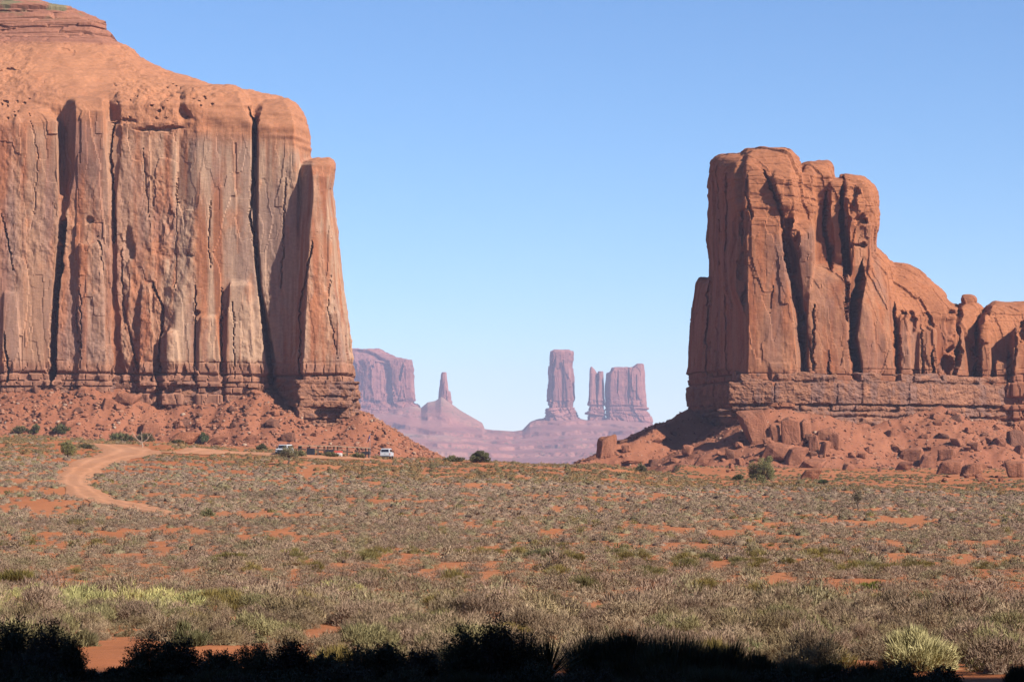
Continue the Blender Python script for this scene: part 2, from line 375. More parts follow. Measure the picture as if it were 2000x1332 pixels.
    loft(bm, [(311,[(598,658),(615,652),(635,651),(645,658)]), (314,[(582,657),(610,648),(644,648),(652,657)]), (322,[(566,657),(608,645),(648,645),(656,656)]),
              (345,[(559,657),(611,643),(646,644),(655,656)]), (372,[(558,657),(612,642.5),(640,644),(651,656)]), (400,[(557,657),(611,642.5),(640,643.5),(654,656)]), (450,[(556,657),(606,641.5),(645,643),(661,656)]),
              (560,[(551,656),(600,641),(653,643),(672,656)]), (640,[(546,656),(595,640),(664,642),(684,656)]), (720,[(536,656),(590,639.5),(674,642),(692,656)]), (830,[(530,656),(588,639),(680,641),(700,656)]), (930,[(528,656),(588,639),(690,641),(706,656)])], 700, 4)
    for a, b, D, t in ((208, 236, 651.6, 236), (100, 130, 652.0, 380), (488, 512, 652.6, 300)):
        dx = lambda y: (0 if a != 488 else np.interp(y, [440, 740], [0, 34])) + (0 if a != 100 else np.interp(y, [430, 740], [0, -16]))
        loft(bm, [(y, [(a + dx(y), D + 4), (a + 4 + dx(y), D), (b - 4 + dx(y), D), (b + dx(y), D + 4)]) for y in (t, t + 10, 440, 560, 740, 930)], 690, 2)
    # low talus-side slabs
    for (a, b, t, D) in [(60, 100, 500, 649.6), (150, 205, 468, 648.4), (240, 275, 520, 650.6), (268, 300, 545, 649), (385, 430, 610, 647), (440, 495, 545, 646.6), (320, 352, 640, 646.6), (625, 668, 600, 641.4), (0, 40, 560, 649)]:
        loft(bm, [(t,[(a+8,D+4),(a+12,D+2),(b-10,D+2),(b-6,D+4)]), (t+12,[(a+2,D+4),(a+7,D),(b-8,D),(b-2,D+4)]), (740,[(a-5,D+4),(a+1,D-.6),(b+3,D-.6),(b+8,D+4)]), (900,[(a-5,D+4),(a+1,D-.6),(b+3,D-.6),(b+8,D+4)])], 690, 3)
    me = remesh(bm, 0.3, 2)
    V = mco(me); N = mno(me); x, y, z = V.T
    px = 1000 + x / y * F; py = HZ - z / y * F
    rim = np.interp(px, [-300, 0, 120, 210, 300, 400, 490, 560, 610, 700], [215, 225, 215, 205, 235, 250, 250, 265, 300, 345])
    base = np.full(len(px), 722.)
    wall = sst(-15, 30, py - rim); front = (N[:, 1] < 0.4)
    cr = [([(100,760),(103,640),(112,560),(118,500),(125,430)],5,6),([(222,240),(215,300),(222,400),(224,470)],4,3),
          ([(489,215),(499,260),(494,330),(489,420),(499,500),(508,580),(520,660),(532,745)],3.2,6),
          ([(150,600),(155,720)],2,2),([(433,560),(432,730)],2.5,3),([(382,560),(379,740)],2.5,3),([(300,560),(318,600),(305,740)],5,3.5),
          ([(235,480),(240,600),(268,720)],5,2),([(455,590),(457,740)],2,2),([(192,470),(202,525)],4,3),([(2,420),(20,500),(24,520)],3,3),([(610,470),(585,600),(582,745)],4,3),
          ([(8,650),(16,745)],4,5),([(222,720),(218,745)],2,2),([(345,350),(342,560)],2,1),([(280,300),(290,420)],2.5,1.5),([(660,700),(640,600),(645,540)],2,1.5),
          ([(412,400),(405,470),(412,520)],3,1.5),([(684,640),(688,720)],3,2.5),([(60,240),(72,300),(66,420)],2,1),([(557,345),(553,480),(548,560)],2.5,2),([(156,560),(158,700)],2,2)]
    cr = [cr[0], (cr[1][0], 2.2, 2), (cr[2][0], 2.8, 5)] + [(p, w * .5, d * .55) for p, w, d in cr[3:]]
    al = [(246,238,26,7,1.4),(312,252,52,6,1.9),(17,140,22,6,1.5),(250,480,14,40,2.0),(172,430,10,8,1.5),(370,500,8,5,1.2),(385,612,9,6,1.5),(545,770,12,20,1.5),(500,235,6,14,2.5),(286,360,9,22,.7),
          (130,100,18,9,1.2),(330,430,9,30,1.0)]
    r = np.random.RandomState(4)
    for k in range(26):
        cx = r.uniform(215, 420); al.append((cx, r.uniform(165, 235) + (cx < 250) * -5, r.uniform(1.6, 4), r.uniform(1.4, 3), r.uniform(.5, 1.2)))
    for k in range(16): al.append((r.uniform(-10, 60), r.uniform(185, 235), r.uniform(1.6, 3.5), r.uniform(1.4, 3), .8))
    wx = 16 * (fbm(px / 16, py / 12, 0, 5, 3) - .5); wy = 14 * (fbm(px / 14, py / 14, 3, 6, 3) - .5)
    d = cracks_depth(px, py, cr, 3) + np.maximum(alcove_depth(px + wx, py + wy, al[:12]) * .7, alcove_depth(px, py, al[12:]))
    V[:, 1] += d * front
    cap = 1 - sst(78, 92, py)
    n = (slabs(x, y, z, 51, 6.5, 26, 5, 1.0) - 2.5) * (0.13 - .05 * sst(340, 380, px)) * wall + (slabs(x, y, z, 57, 3.4, 12, 5, 1.0) - 2.5) * 0.035 * wall
    n += (np.abs(fbm(x / 6, y / 6, z / 60, 61, 3) - .5) * 2.4 - .6) * 0.38 * wall
    rough = sst(.42, .6, fbm(x / 12, y / 12, z / 25, 71, 2)) + sst(225, 235, px) * (1 - sst(335, 345, px)) * .9
    n += (fbm(x / 1.8, y / 1.8, z / 2.6, 67, 4, .55) - .5) * (0.22 + 0.9 * rough)
    sl = (1 - wall) * (1 - cap)
    n += (fbm(x / 9, y / 9, z / 5, 81, 3) - .5) * 2.0 * sl + (vn(x / 25, 0, z / 0.9 + 2 * vn(x / 14, y / 14, 0, 6), 83) - .5) * .45 * sl
    n += strata(x, z, 1.15, 14, 91, .75) * cap
    bs = sst(700, 722, py + 10 * (vn(x / 5, 0, 0, 4) - .5))
    n += strata(x, z, 1.9, 3.0, 95, 1.1) * bs
    V += N * n[:, None]
    tan_f = sst(300, 340, px) * .55 + .6
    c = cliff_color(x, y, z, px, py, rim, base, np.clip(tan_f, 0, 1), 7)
    cc = lerp3((0.30, 0.115, 0.075), (0.42, 0.17, 0.10), vn(x / 30, 0, z / 1.1, 15)); c = c * (1 - cap[:, None]) + cc * cap[:, None]
    gr = cap * sst(.5, .6, fbm(x / 6, y / 6, z / 3, 18, 3)) * (1 - sst(28, 42, py)); c = c * (1 - gr[:, None]) + np.array((0.22, 0.17, 0.09)) * gr[:, None]
    cb = lerp3((0.27, 0.12, 0.085), (0.40, 0.185, 0.115), fbm(x / 3, y / 3, z / 1.2, 19, 3)); c = c * (1 - bs[:, None] * .75) + cb * (bs * .75)[:, None]
    c = c * np.array((1.16, 1.24, 1.28))
    finish_rock("cliff", me, V, c, M_CLIFF, root)
    ledge_band(root, [W(-240,0,651.2)[:2],W(40,0,650.6)[:2],W(100,0,650.2)[:2],W(108,0,649)[:2],W(215,0,649.6)[:2],W(240,0,651)[:2],W(318,0,650)[:2],W(330,0,647.4)[:2],W(430,0,647.2)[:2],W(512,0,648.4)[:2],W(535,0,654)[:2],W(586,0,638.4)[:2],W(683,0,640.4)[:2],W(697,0,655)[:2],W(692,0,700)[:2]],
      [(15.4,14.2,.0),(14.1,13.0,.2),(12.9,11.2,.5),(11.1,10.1,.1),(10.0,8.4,.6),(8.3,7.5,.2),(7.4,5.6,.8),(5.5,4.6,.3),(4.5,2.8,.9),(2.7,1.0,1.1)], (1.0, 4.6), 11)
def ledge_band(root, path, courses, bwr, seed, deep=6.0):
    rnd = random.Random(seed)
    bm = bmesh.new(); path = [np.array(p, float) for p in path]
    L = [np.linalg.norm(b - a) for a, b in zip(path[:-1], path[1:])]; tot = sum(L)
    def at(s):
        for i, l in enumerate(L):
            if s <= l or i == len(L) - 1:
                t = s / l; p = path[i] * (1 - t) + path[i+1] * t; d = (path[i+1] - path[i]) / l; return p, d
            s -= l
    for (z1, z0, out) in courses:
        s = 0
        while s < tot:
            w = rnd.uniform(*bwr) * (1.6 if z1 - z0 > 4 else 1.0) * (2.2 if rnd.random() < .25 else 1.0); w = min(w, tot - s + .1)
            p, d = at(min(s + w / 2, tot)); nrm = np.array([d[1], -d[0]])
            o = out + rnd.uniform(-.35, .45); thin = min(1.0, (z1 - z0) / 1.2)
            zt = z1 - rnd.uniform(0, .22) * thin; zb = z0 + rnd.uniform(0, .12) * thin
            if (z1, z0, out) == courses[0]:
                if rnd.random() < .35: s += w; continue
                zt -= rnd.uniform(0, .5) * (z1 - z0)
            hw = w / 2 - rnd.choice((-.05, .02, .06, .12, .25))
            wz = .45 * (vn(s / 11, seed, 0, 5) - .5) + .25 * (vn(s / 3, seed, 0, 6) - .5); zt += float(wz); zb += float(wz)
            f = p + nrm * o; bk = p - nrm * deep
            tl = rnd.uniform(-.15, .15)
            pts = []
            for zz, ins in ((zb, rnd.uniform(0, .3)), ((zb + zt) / 2, rnd.uniform(-.1, .1)), (zt, rnd.uniform(.0, .35))):
                for (sx, q, r_) in ((-1, f, 1), (1, f, 1), (1, bk, 0), (-1, bk, 0)):
                    e = q + d * sx * (hw - .3 * ins * r_) - nrm * ins * r_ + nrm * tl * sx * r_
                    pts.append(bm.verts.new((e[0], e[1], zz)))
            for k in (0, 4):
                for i in range(4):
                    j = (i + 1) % 4; bm.faces.new((pts[k+i], pts[k+j], pts[k+4+j], pts[k+4+i]))
            bm.faces.new(pts[0:4][::-1]); bm.faces.new(pts[8:12])
            s += w
    me = remesh(bm, 0.2, 0)
    V = mco(me); N = mno(me); x, y, z = V.T
    V += N * ((fbm(x / 1.6, y / 1.6, z / 1.0, seed, 4, .6) - .5) * 1.1 + (slabs(x, y, z, seed + 3, 2.2, 3, 4, .4) - .8) * .12)[:, None]
    hv = fbm(x / 3, y / 3, z / .9, seed + 5, 4)
    c = lerp3((0.27, 0.125, 0.080), (0.47, 0.215, 0.125), np.clip(hv * 2.2 - .6, 0, 1)); stn = sst(.5, .62, fbm(x / 2, y / 2, z / 6, seed + 9, 3)) * .6; c = c * (1 - stn[:, None]) + np.array(VARN) * stn[:, None]
    finish_rock("ledge_base", me, V, c, M_LEDGE, root)
left_butte()

# ---------------- right butte
def right_butte():
    root = empty("sandstone_butte", (85, 670, 0))
    tag(root, "rounded red butte on the right with shaded left side and low shoulder", "butte")
    bm = bmesh.new(); bk = 720
    loft(bm, [(303,[(1406,686),(1416,676),(1450,668),(1500,670)]), (308,[(1397,688),(1406,672),(1446,661),(1500,663)]), (318,[(1390,690),(1400,670),(1440,657),(1505,657)]), (345,[(1387,691),(1398,669),(1434,655),(1510,654)]),
              (400,[(1384,692),(1400,671),(1438,653),(1520,652)]), (470,[(1381,692),(1400,672),(1440,652),(1520,651)]), (515,[(1385,692),(1401,673),(1434,651),(1520,651)]),
              (560,[(1384,694),(1403,674),(1432,651),(1530,650)]), (620,[(1380,694),(1404,675),(1454,649),(1538,650)]), (740,[(1376,694),(1405,676),(1457,648),(1550,650)]), (930,[(1376,694),(1405,676),(1444,647.5),(1550,650)])], 730, 2)
    loft(bm, [(543,[(1366,714),(1374,704),(1400,690),(1440,690)]), (552,[(1358,714),(1367,702),(1400,686),(1440,686)]), (570,[(1355,714),(1365,701),(1400,684),(1440,684)]), (620,[(1350,714),(1362,700),(1400,682),(1440,682)]), (700,[(1346,714),(1359,699),(1400,680),(1440,680)]),
              (742,[(1343,714),(1357,698),(1400,680),(1440,680)]), (756,[(1347,714),(1360,698),(1400,680),(1440,680)]), (790,[(1348,714),(1360,697),(1400,680),(1440,680)]), (930,[(1344,714),(1358,697),(1400,680),(1440,680)])], 735, 2)
    loft(bm, [(292,[(1474,672),(1485,666),(1515,666),(1530,672)]), (296,[(1455,670),(1470,660),(1528,660),(1545,670)]), (304,[(1445,668),(1462,656),(1538,656),(1553,669)]), (322,[(1441,666),(1458,653),(1545,653),(1563,668)]), (345,[(1440,664),(1457,651),(1542,650),(1568,666)]),
              (400,[(1441,662),(1456,649.5),(1532,649),(1569,666)]), (450,[(1443,661),(1457,649),(1522,648),(1550,663)]), (560,[(1446,660),(1458,648),(1538,648),(1556,660)]), (640,[(1450,660),(1460,647),(1552,647),(1566,658)]), (745,[(1450,660),(1459,646.5),(1560,646.5),(1574,656)]), (930,[(1450,660),(1459,646.5),(1560,646.5),(1574,656)])], bk, 4)
    loft(bm, [(500,[(1600,676),(1612,671),(1690,671),(1700,676)]), (560,[(1570,668),(1590,664),(1715,664),(1735,672)]), (930,[(1560,664),(1590,660.5),(1720,661.5),(1740,668)])], 715, 4)
    loft(bm, [(340,[(1540,668),(1552,661),(1590,661),(1600,668)]), (420,[(1530,664),(1545,656),(1590,656.5),(1600,664)]), (930,[(1530,662),(1545,656),(1590,656),(1600,662)])], 715, 4)
    # diagonal slab high on the tower
    loft(bm, [(330,[(1500,662),(1512,652),(1545,651),(1562,660)]), (350,[(1497,660),(1512,647.5),(1548,647),(1568,658)]), (400,[(1516,656),(1528,647),(1552,647.5),(1569,658)]), (428,[(1526,656),(1534,649),(1552,650),(1560,657)])], 700, 4)
    loft(bm, [(319,[(1576,680),(1588,673),(1610,673),(1620,680)]), (324,[(1564,676),(1574,667),(1616,667),(1626,678)]), (345,[(1560,674),(1568,663),(1621,663),(1630,676)]), (420,[(1560,672),(1570,661),(1618,662),(1632,674)]), (520,[(1560,670),(1570,660),(1622,660),(1636,672)]), (930,[(1560,670),(1570,660),(1625,660),(1640,672)])], bk, 4)
    loft(bm, [(350,[(1620,676),(1628,668),(1645,668),(1652,675)]), (358,[(1615,672),(1623,661),(1648,661),(1655,672)]), (420,[(1611,672),(1620,658),(1642,658),(1654,670)]), (480,[(1618,672),(1627,659),(1646,658),(1656,670)]), (560,[(1628,672),(1636,660),(1650,659),(1660,670)]), (640,[(1640,672),(1645,664),(1655,664),(1660,672)])], bk, 3)
    loft(bm, [(344,[(1640,678),(1648,672),(1665,672),(1672,678)]), (350,[(1640,674),(1652,664),(1680,663),(1690,674)]), (358,[(1642,672),(1654,660),(1692,660),(1702,673)]), (372,[(1643,671),(1655,657),(1699,658),(1710,673)]), (395,[(1643,670),(1654,655),(1703,657),(1715,673)]),
              (440,[(1643,670),(1656,655),(1704,657),(1714,673)]), (470,[(1645,670),(1660,656),(1700,658),(1710,673)]), (520,[(1650,670),(1664,656),(1702,658),(1712,673)]), (560,[(1652,670),(1660,658),(1690,660),(1705,673)]), (700,[(1655,670),(1662,662),(1680,664),(1700,673)])], bk, 3)
    loft(bm, [(424,[(1553,664),(1560,658),(1578,658),(1586,664)]), (432,[(1536,662),(1548,652),(1584,652),(1592,662)]), (455,[(1530,662),(1546,649),(1586,650),(1594,662)]), (500,[(1545,660),(1558,650),(1589,650),(1596,662)]), (560,[(1556,660),(1566,651),(1583,651),(1590,660)]), (610,[(1560,660),(1567,654),(1572,654),(1577,660)])], 700, 2)
    loft(bm, [(503,[(1586,668),(1596,662),(1638,662),(1648,668)]), (520,[(1578,664),(1588,656),(1648,657),(1658,665)]), (545,[(1570,662),(1580,652.5),(1656,653),(1666,664)]), (600,[(1567,660),(1578,650),(1652,650.5),(1662,662)]), (680,[(1568,658),(1579,649),(1658,650),(1666,660)]), (745,[(1570,658),(1580,648.5),(1664,649),(1672,660)]), (930,[(1570,658),(1580,648.5),(1664,649),(1672,660)])], bk, 3)
    loft(bm, [(486,[(1702,682),(1706,677),(1711,677),(1715,682)]), (500,[(1690,676),(1698,664),(1714,667),(1726,682)]), (520,[(1684,672),(1692,659),(1732,662),(1748,678)]), (600,[(1672,666),(1682,654),(1738,656),(1752,670)]), (660,[(1664,664),(1674,652.5),(1742,654),(1754,668)]), (710,[(1676,664),(1684,652.5),(1745,654),(1757,668)]), (930,[(1682,664),(1690,652),(1745,654),(1757,668)])], bk, 3)
    loft(bm, [(517,[(1732,698),(1740,692),(1760,692),(1776,700)]), (524,[(1722,692),(1735,682),(1775,684),(1790,700)]), (536,[(1718,690),(1735,674),(1790,679),(1807,700)]), (550,[(1716,688),(1735,670),(1805,676),(1822,700)]), (570,[(1715,686),(1735,666),(1820,672),(1840,700)]), (592,[(1715,684),(1737,663),(1838,669),(1858,700)]),
              (615,[(1718,682),(1738,660),(1860,668),(1900,700)]), (640,[(1718,680),(1738,659),(1880,669),(1940,700)]), (745,[(1720,680),(1738,658.5),(1900,670),(1960,700)]), (930,[(1720,680),(1738,658.5),(1900,670),(1960,700)])], bk + 20, 4)
    loft(bm, [(580,[(1879,690),(1882,685),(1901,685),(1907,690)]), (587,[(1878,690),(1882,684),(1903,684),(1909,690)]), (592,[(1882,690),(1886,684),(1900,684),(1906,690)]), (603,[(1868,692),(1878,681),(1908,683),(1920,694)]), (640,[(1865,690),(1878,672),(1905,673),(1920,690)]), (745,[(1868,688),(1880,668.5),(1912,671),(1925,688)]), (930,[(1868,688),(1880,668.5),(1912,671),(1925,688)])], bk, 3)
    for (a, b, t, D) in [(1752, 1778, 612, 658.5), (1790, 1830, 640, 661.5), (1825, 1848, 700, 664), (1835, 1872, 606, 666), (1912, 1934, 615, 668), (1940, 1975, 700, 669), (1975, 2030, 640, 668), (1500, 1550, 700, 645.8)]:
        loft(bm, [(t,[(a+6,D+7),(a+9,D+3),(b-8,D+3),(b-5,D+7)]), (t+9,[(a+1,D+6),(a+5,D+.5),(b-6,D+.5),(b-1,D+6)]), (t+40,[(a,D+5),(a+4,D),(b-5,D),(b,D+5)]), (750,[(a-2,D+4),(a+3,D-1),(b+1,D-1),(b+5,D+4)]), (900,[(a-2,D+4),(a+3,D-1),(b+1,D-1),(b+5,D+4)])], 700, 1)
    loft(bm, [(591,[(1940,695),(1950,688),(1985,688),(2100,700)]), (597,[(1928,693),(1940,683),(1998,684),(2220,705)]), (612,[(1920,692),(1934,678),(2003,681),(2230,705)]), (650,[(1912,690),(1928,675),(2005,678),(2230,704)]), (745,[(1905,690),(1922,673),(2005,676),(2230,704)]), (930,[(1905,690),(1922,673),(2005,676),(2230,704)])], 730, 4)
    me = remesh(bm, 0.3, 3)
    V = mco(me); N = mno(me); x, y, z = V.T
    px = 1000 + x / y * F; py = HZ - z / y * F
    rim = np.interp(px, [1340, 1400, 1450, 1560, 1620, 1700, 1750, 1850, 1900, 1930, 2000], [540, 350, 430, 440, 400, 420, 600, 625, 640, 640, 640])
    wall = sst(-30, 40, py - rim); front = N[:, 1] < 0.45
    cr = [([(1492,335),(1508,370),(1522,405),(1530,440)],3,3),([(1530,440),(1533,480),(1545,540),(1562,590),(1562,650),(1575,705)],4,4),([(1460,345),(1458,380),(1468,425)],3,2),
          ([(1687,515),(1672,580),(1664,640),(1668,690),(1679,755)],6.5,7),([(1402,330),(1404,450),(1402,640),(1404,800)],5,3),([(1420,340),(1418,560),(1422,800)],4,2.5),([(1385,560),(1380,800)],4,3),
          ([(1648,350),(1643,420),(1650,500),(1655,560),(1655,620)],4,6),([(1613,380),(1612,440),(1625,520)],4,5),([(1590,600),(1589,690)],2.5,2),([(1747,600),(1752,660),(1757,745)],5,4),
          ([(1560,590),(1575,640),(1590,720)],3,2.5),([(1820,690),(1826,745)],3,4),([(1875,600),(1872,700),(1862,745)],4,5),([(1908,650),(1915,700),(1905,745)],5,5),([(1925,605),(1908,650),(1912,680)],4,4),
          ([(1970,690),(1968,745)],2,2.5),([(1985,650),(1980,720)],3,3),([(1510,560),(1505,600)],1.5,1),([(1620,700),(1618,745)],2,2),([(1800,640),(1805,740)],2,2),([(1455,560),(1450,600)],3,2)]
    al = [(1664,392,13,28,2.2),(1684,430,15,9,2.0),(1657,455,9,40,3.2),(1678,478,16,7,2.0),(1546,500,15,48,3.5),(1782,628,9,26,1.6),(1815,625,8,18,2),(1860,636,19,30,2.5),(1866,686,20,8,2),(1850,715,16,22,3),
          (1995,648,9,18,3),(1765,615,8,10,2),(1905,690,6,12,2.5),(1455,440,8,40,1.8),(1450,520,12,30,1.5)]
    d = cracks_depth(px, py, cr, 23) + alcove_depth(px + 20 * (fbm(px / 13, py / 13, 0, 2, 3) - .5), py + 22 * (fbm(px / 13, py / 11, 0, 3, 3) - .5), al)
    V[:, 1] += d * front
    n = ((slabs(x, y, z, 151, 7, 20, 5, 1.0) - 2.5) * 0.17 + (slabs(x, y, z, 157, 3.0, 8, 5, 1.0) - 2.5) * 0.06) * (.75 + .25 * wall)
    n += (np.abs(fbm(x / 6, y / 6, z / 55, 161, 3) - .5) * 2.4 - .6) * 0.45 * wall
    n += (fbm(x / 2.6, y / 2.6, z / 2.8, 167, 4, .5) - .5) * .6
    sl = 1 - wall
    n += (fbm(x / 7, y / 7, z / 5, 181, 3) - .5) * 1.7 * sl + strata(x + y, z + 1.5 * vn(x / 12, y / 12, 0, 6), 1.5, 9, 183, .24) * sl
    bs = sst(716, 736, py + 10 * (vn(x / 5, 0, 0, 4) - .5))
    n += strata(x, z, 2.4, 4.5, 195, .9) * bs
    V += N * n[:, None]
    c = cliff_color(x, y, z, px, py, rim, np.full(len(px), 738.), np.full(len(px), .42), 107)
    bsz = bs * .6; cb = lerp3((0.27, 0.12, 0.085), (0.42, 0.175, 0.105), fbm(x / 3, y / 3, z / 1.2, 19, 3)); c = c * (1 - bsz[:, None]) + cb * bsz[:, None]
    c *= np.array((1.0, 0.95, 0.90))
    finish_rock("cliff", me, V, c, M_CLIFF, root)
    ledge_band(root, [W(1343,0,716)[:2],W(1356,0,699)[:2],W(1400,0,680)[:2],W(1444,0,645.4)[:2],W(1500,0,644.6)[:2],W(1600,0,646.6)[:2],W(1700,0,649.4)[:2],W(1780,0,654)[:2],W(1900,0,665)[:2],W(2000,0,671.6)[:2],W(2230,0,702)[:2]],
      [(17.6,15.2,-.3),(15.2,14.7,-1.0),(14.6,9.2,.7),(9.2,8.7,-.9),(8.7,7.6,.1),(7.6,7.3,-.8),(7.3,6.2,.7),(6.2,5.9,-.5),(5.9,5.0,.4),(5.0,4.0,1.0),(3.9,2.6,.5),(2.5,1.0,1.2),(.9,-1.5,1.2)], (1.4, 8.0), 12)
right_butte()

# ------------------------------------------------------------------ far buttes and benches
def far_colors(x, y, z, py, seed):
    c = lerp3((0.34, 0.125, 0.095), (0.46, 0.20, 0.155), np.clip(fbm(x / 60, y / 60, z / 140, seed, 4) * 2 - .5, 0, 1))
    s = fbm(x / 14, y / 14, z / 300, seed + 3, 3); c = c * (0.72 + .56 * s)[:, None]
    b = vn(x / 800, 0, z / 5, seed + 9) * .6 + vn(x / 500, 0, z / 15, seed + 10) * .4; c = c * (0.80 + .40 * b)[:, None]
    return c
def far_butte(px0, label, name, cat, lofts, cr, seed, rough=6., vox=2.2, D=6000):
    root = empty(name, tuple(W(px0, 850, D))); tag(root, label, cat)
    bm = bmesh.new()
    for rows, back in lofts: loft(bm, rows, back, 1)
    me = remesh(bm, vox, 2); V = mco(me); N = mno(me); x, y, z = V.T
    px = 1000 + x / y * F; py = HZ - z / y * F
    V[:, 1] += cracks_depth(px, py, cr, seed, .6) * (N[:, 1] < .5)
    n = (slabs(x, y, z, seed, 24, 110, 5, 1.) - 2.5) * rough * .6 + (np.abs(fbm(x / 16, y / 16, z / 260, seed + 4, 3) - .5) * 2.4 - .6) * rough * 1.4 + (fbm(x / 9, y / 9, z / 12, seed + 6, 3) - .5) * rough * 1.2
    up = sst(.5, .8, N[:, 2]); V += N * (n * (1 - .6 * up))[:, None]
    lo = sst(770, 800, py); V += N * (strata(x, z, 9, 30, seed + 8, 5.) * lo)[:, None]
    c = far_colors(x, y, z, py, seed)
    finish_rock("cliff", me, V, c, M_FAR, root)
    return root
Df = 6000
far_butte(760, "distant hazy mesa with flat top just right of the left butte", "distant_mesa", "mesa", [
  ([(683,[(640,Df+60),(700,Df+40),(722,Df+40),(742,Df+70)]), (690,[(640,Df+40),(700,Df+10),(735,Df+10),(755,Df+60)]), (699,[(640,Df+20),(700,Df-10),(755,Df-5),(775,Df+50)]), (704,[(640,Df),(720,Df-30),(790,Df-25),(802,Df+40)]),
    (722,[(640,Df),(720,Df-35),(793,Df-30),(803,Df+40)]), (760,[(640,Df),(720,Df-38),(795,Df-35),(805,Df+40)]), (786,[(640,Df-10),(720,Df-45),(797,Df-45),(806,Df+35)]), (800,[(640,Df-50),(720,Df-85),(803,Df-80),(825,Df+20)]), (830,[(640,Df-90),(720,Df-140),(820,Df-140),(860,Df-20)])], Df + 260)],
  [([(790,705),(783,725),(780,740)],2.5,30)], 301)
far_butte(868, "slender distant rock spire on a stepped cone", "rock_spire", "rock spire", [
  ([(727,[(863,Df),(865,Df-8),(869,Df-8),(872,Df)]), (732,[(861,Df),(864,Df-10),(870,Df-10),(872,Df)]), (750,[(860,Df),(864,Df-14),(871,Df-14),(874,Df)]), (765,[(858,Df),(862,Df-16),(873,Df-16),(876,Df)]), (780,[(857,Df),(862,Df-18),(873,Df-18),(878,Df)]), (800,[(855,Df),(860,Df-20),(876,Df-20),(881,Df)])], Df + 30),
  ([(764,[(872,Df+5),(874,Df-5),(877,Df-5),(879,Df+5)]), (772,[(871,Df+5),(873,Df-12),(878,Df-12),(880,Df+5)]), (800,[(870,Df+5),(872,Df-14),(879,Df-14),(882,Df+5)])], Df + 30)],
  [([(872,760),(872,798)],1.0,10)], 311, 1.1, 1.3)
far_butte(1095, "tallest distant tower of rock with square top", "rock_tower", "rock tower", [
  ([(684,[(1080,Df+10),(1085,Df-20),(1105,Df-20),(1112,Df+10)]), (687,[(1076,Df+10),(1080,Df-28),(1112,Df-28),(1117,Df+10)]), (702,[(1075,Df+10),(1080,Df-30),(1112,Df-30),(1117,Df+10)]), (710,[(1075,Df+10),(1080,Df-30),(1110,Df-30),(1115,Df+10)]), (730,[(1074,Df+10),(1079,Df-34),(1112,Df-34),(1117,Df+10)]),
    (765,[(1071,Df+10),(1077,Df-38),(1113,Df-38),(1119,Df+10)]), (795,[(1070,Df+10),(1076,Df-42),(1116,Df-42),(1122,Df+10)]), (812,[(1066,Df+10),(1073,Df-55),(1120,Df-55),(1130,Df+10)]), (835,[(1055,Df+10),(1068,Df-80),(1125,Df-80),(1145,Df+10)])], Df + 110)],
  [([(1083,702),(1080,730),(1078,790)],2,16),([(1100,710),(1099,790)],1.2,8)], 321, 3.5, 1.8)
far_butte(1164, "narrow pair of distant joined pinnacles split at the top", "rock_pinnacle", "rock pinnacle", [
  ([(716,[(1153,Df),(1154,Df-8),(1156,Df-8),(1157,Df)]), (724,[(1151,Df),(1153,Df-16),(1160,Df-16),(1163,Df)]), (728,[(1151,Df),(1153,Df-20),(1163,Df-20),(1165.5,Df)]), (750,[(1150,Df),(1153,Df-22),(1164,Df-22),(1165.5,Df)]), (800,[(1149,Df),(1152,Df-26),(1165,Df-26),(1168,Df)]), (835,[(1146,Df),(1150,Df-36),(1166,Df-36),(1170,Df)])], Df + 60),
  ([(725,[(1168,Df),(1169,Df-16),(1176,Df-16),(1178,Df)]), (740,[(1167.5,Df),(1169,Df-20),(1177,Df-20),(1179,Df)]), (760,[(1164,Df),(1168,Df-22),(1177,Df-22),(1180,Df)]), (800,[(1163,Df),(1168,Df-26),(1178,Df-26),(1181,Df)]), (835,[(1162,Df),(1168,Df-34),(1180,Df-34),(1184,Df)])], Df + 60)],
  [([(1166,745),(1166,790)],1.2,12)], 331, 1.3, 1.5)
far_butte(1222, "broad distant butte with ragged crown, farthest right of the hazy group", "distant_butte", "butte", [
  ([(711,[(1244,Df+5),(1246,Df-20),(1252,Df-20),(1255,Df+5)]), (720,[(1232,Df+5),(1236,Df-26),(1253,Df-26),(1256,Df+5)]), (760,[(1215,Df+5),(1222,Df-36),(1252,Df-36),(1257,Df+5)]), (800,[(1215,Df),(1222,Df-44),(1256,Df-44),(1264,Df)]), (835,[(1212,Df),(1222,Df-70),(1262,Df-70),(1276,Df)])], Df + 110),
  ([(718,[(1198,Df),(1200,Df-22),(1230,Df-22),(1236,Df)]), (724,[(1194,Df),(1197,Df-28),(1232,Df-28),(1238,Df)]), (730,[(1187,Df),(1192,Df-28),(1234,Df-28),(1238,Df)]), (760,[(1184,Df),(1190,Df-34),(1234,Df-34),(1240,Df)]), (800,[(1183,Df),(1189,Df-44),(1236,Df-44),(1242,Df)]), (835,[(1181,Df),(1187,Df-70),(1240,Df-70),(1250,Df)])], Df + 110)],
  [([(1228,722),(1227,780)],1.8,18),([(1207,724),(1206,760)],1,10),([(1243,730),(1243,780)],1,9)], 341, 2.2, 1.7)
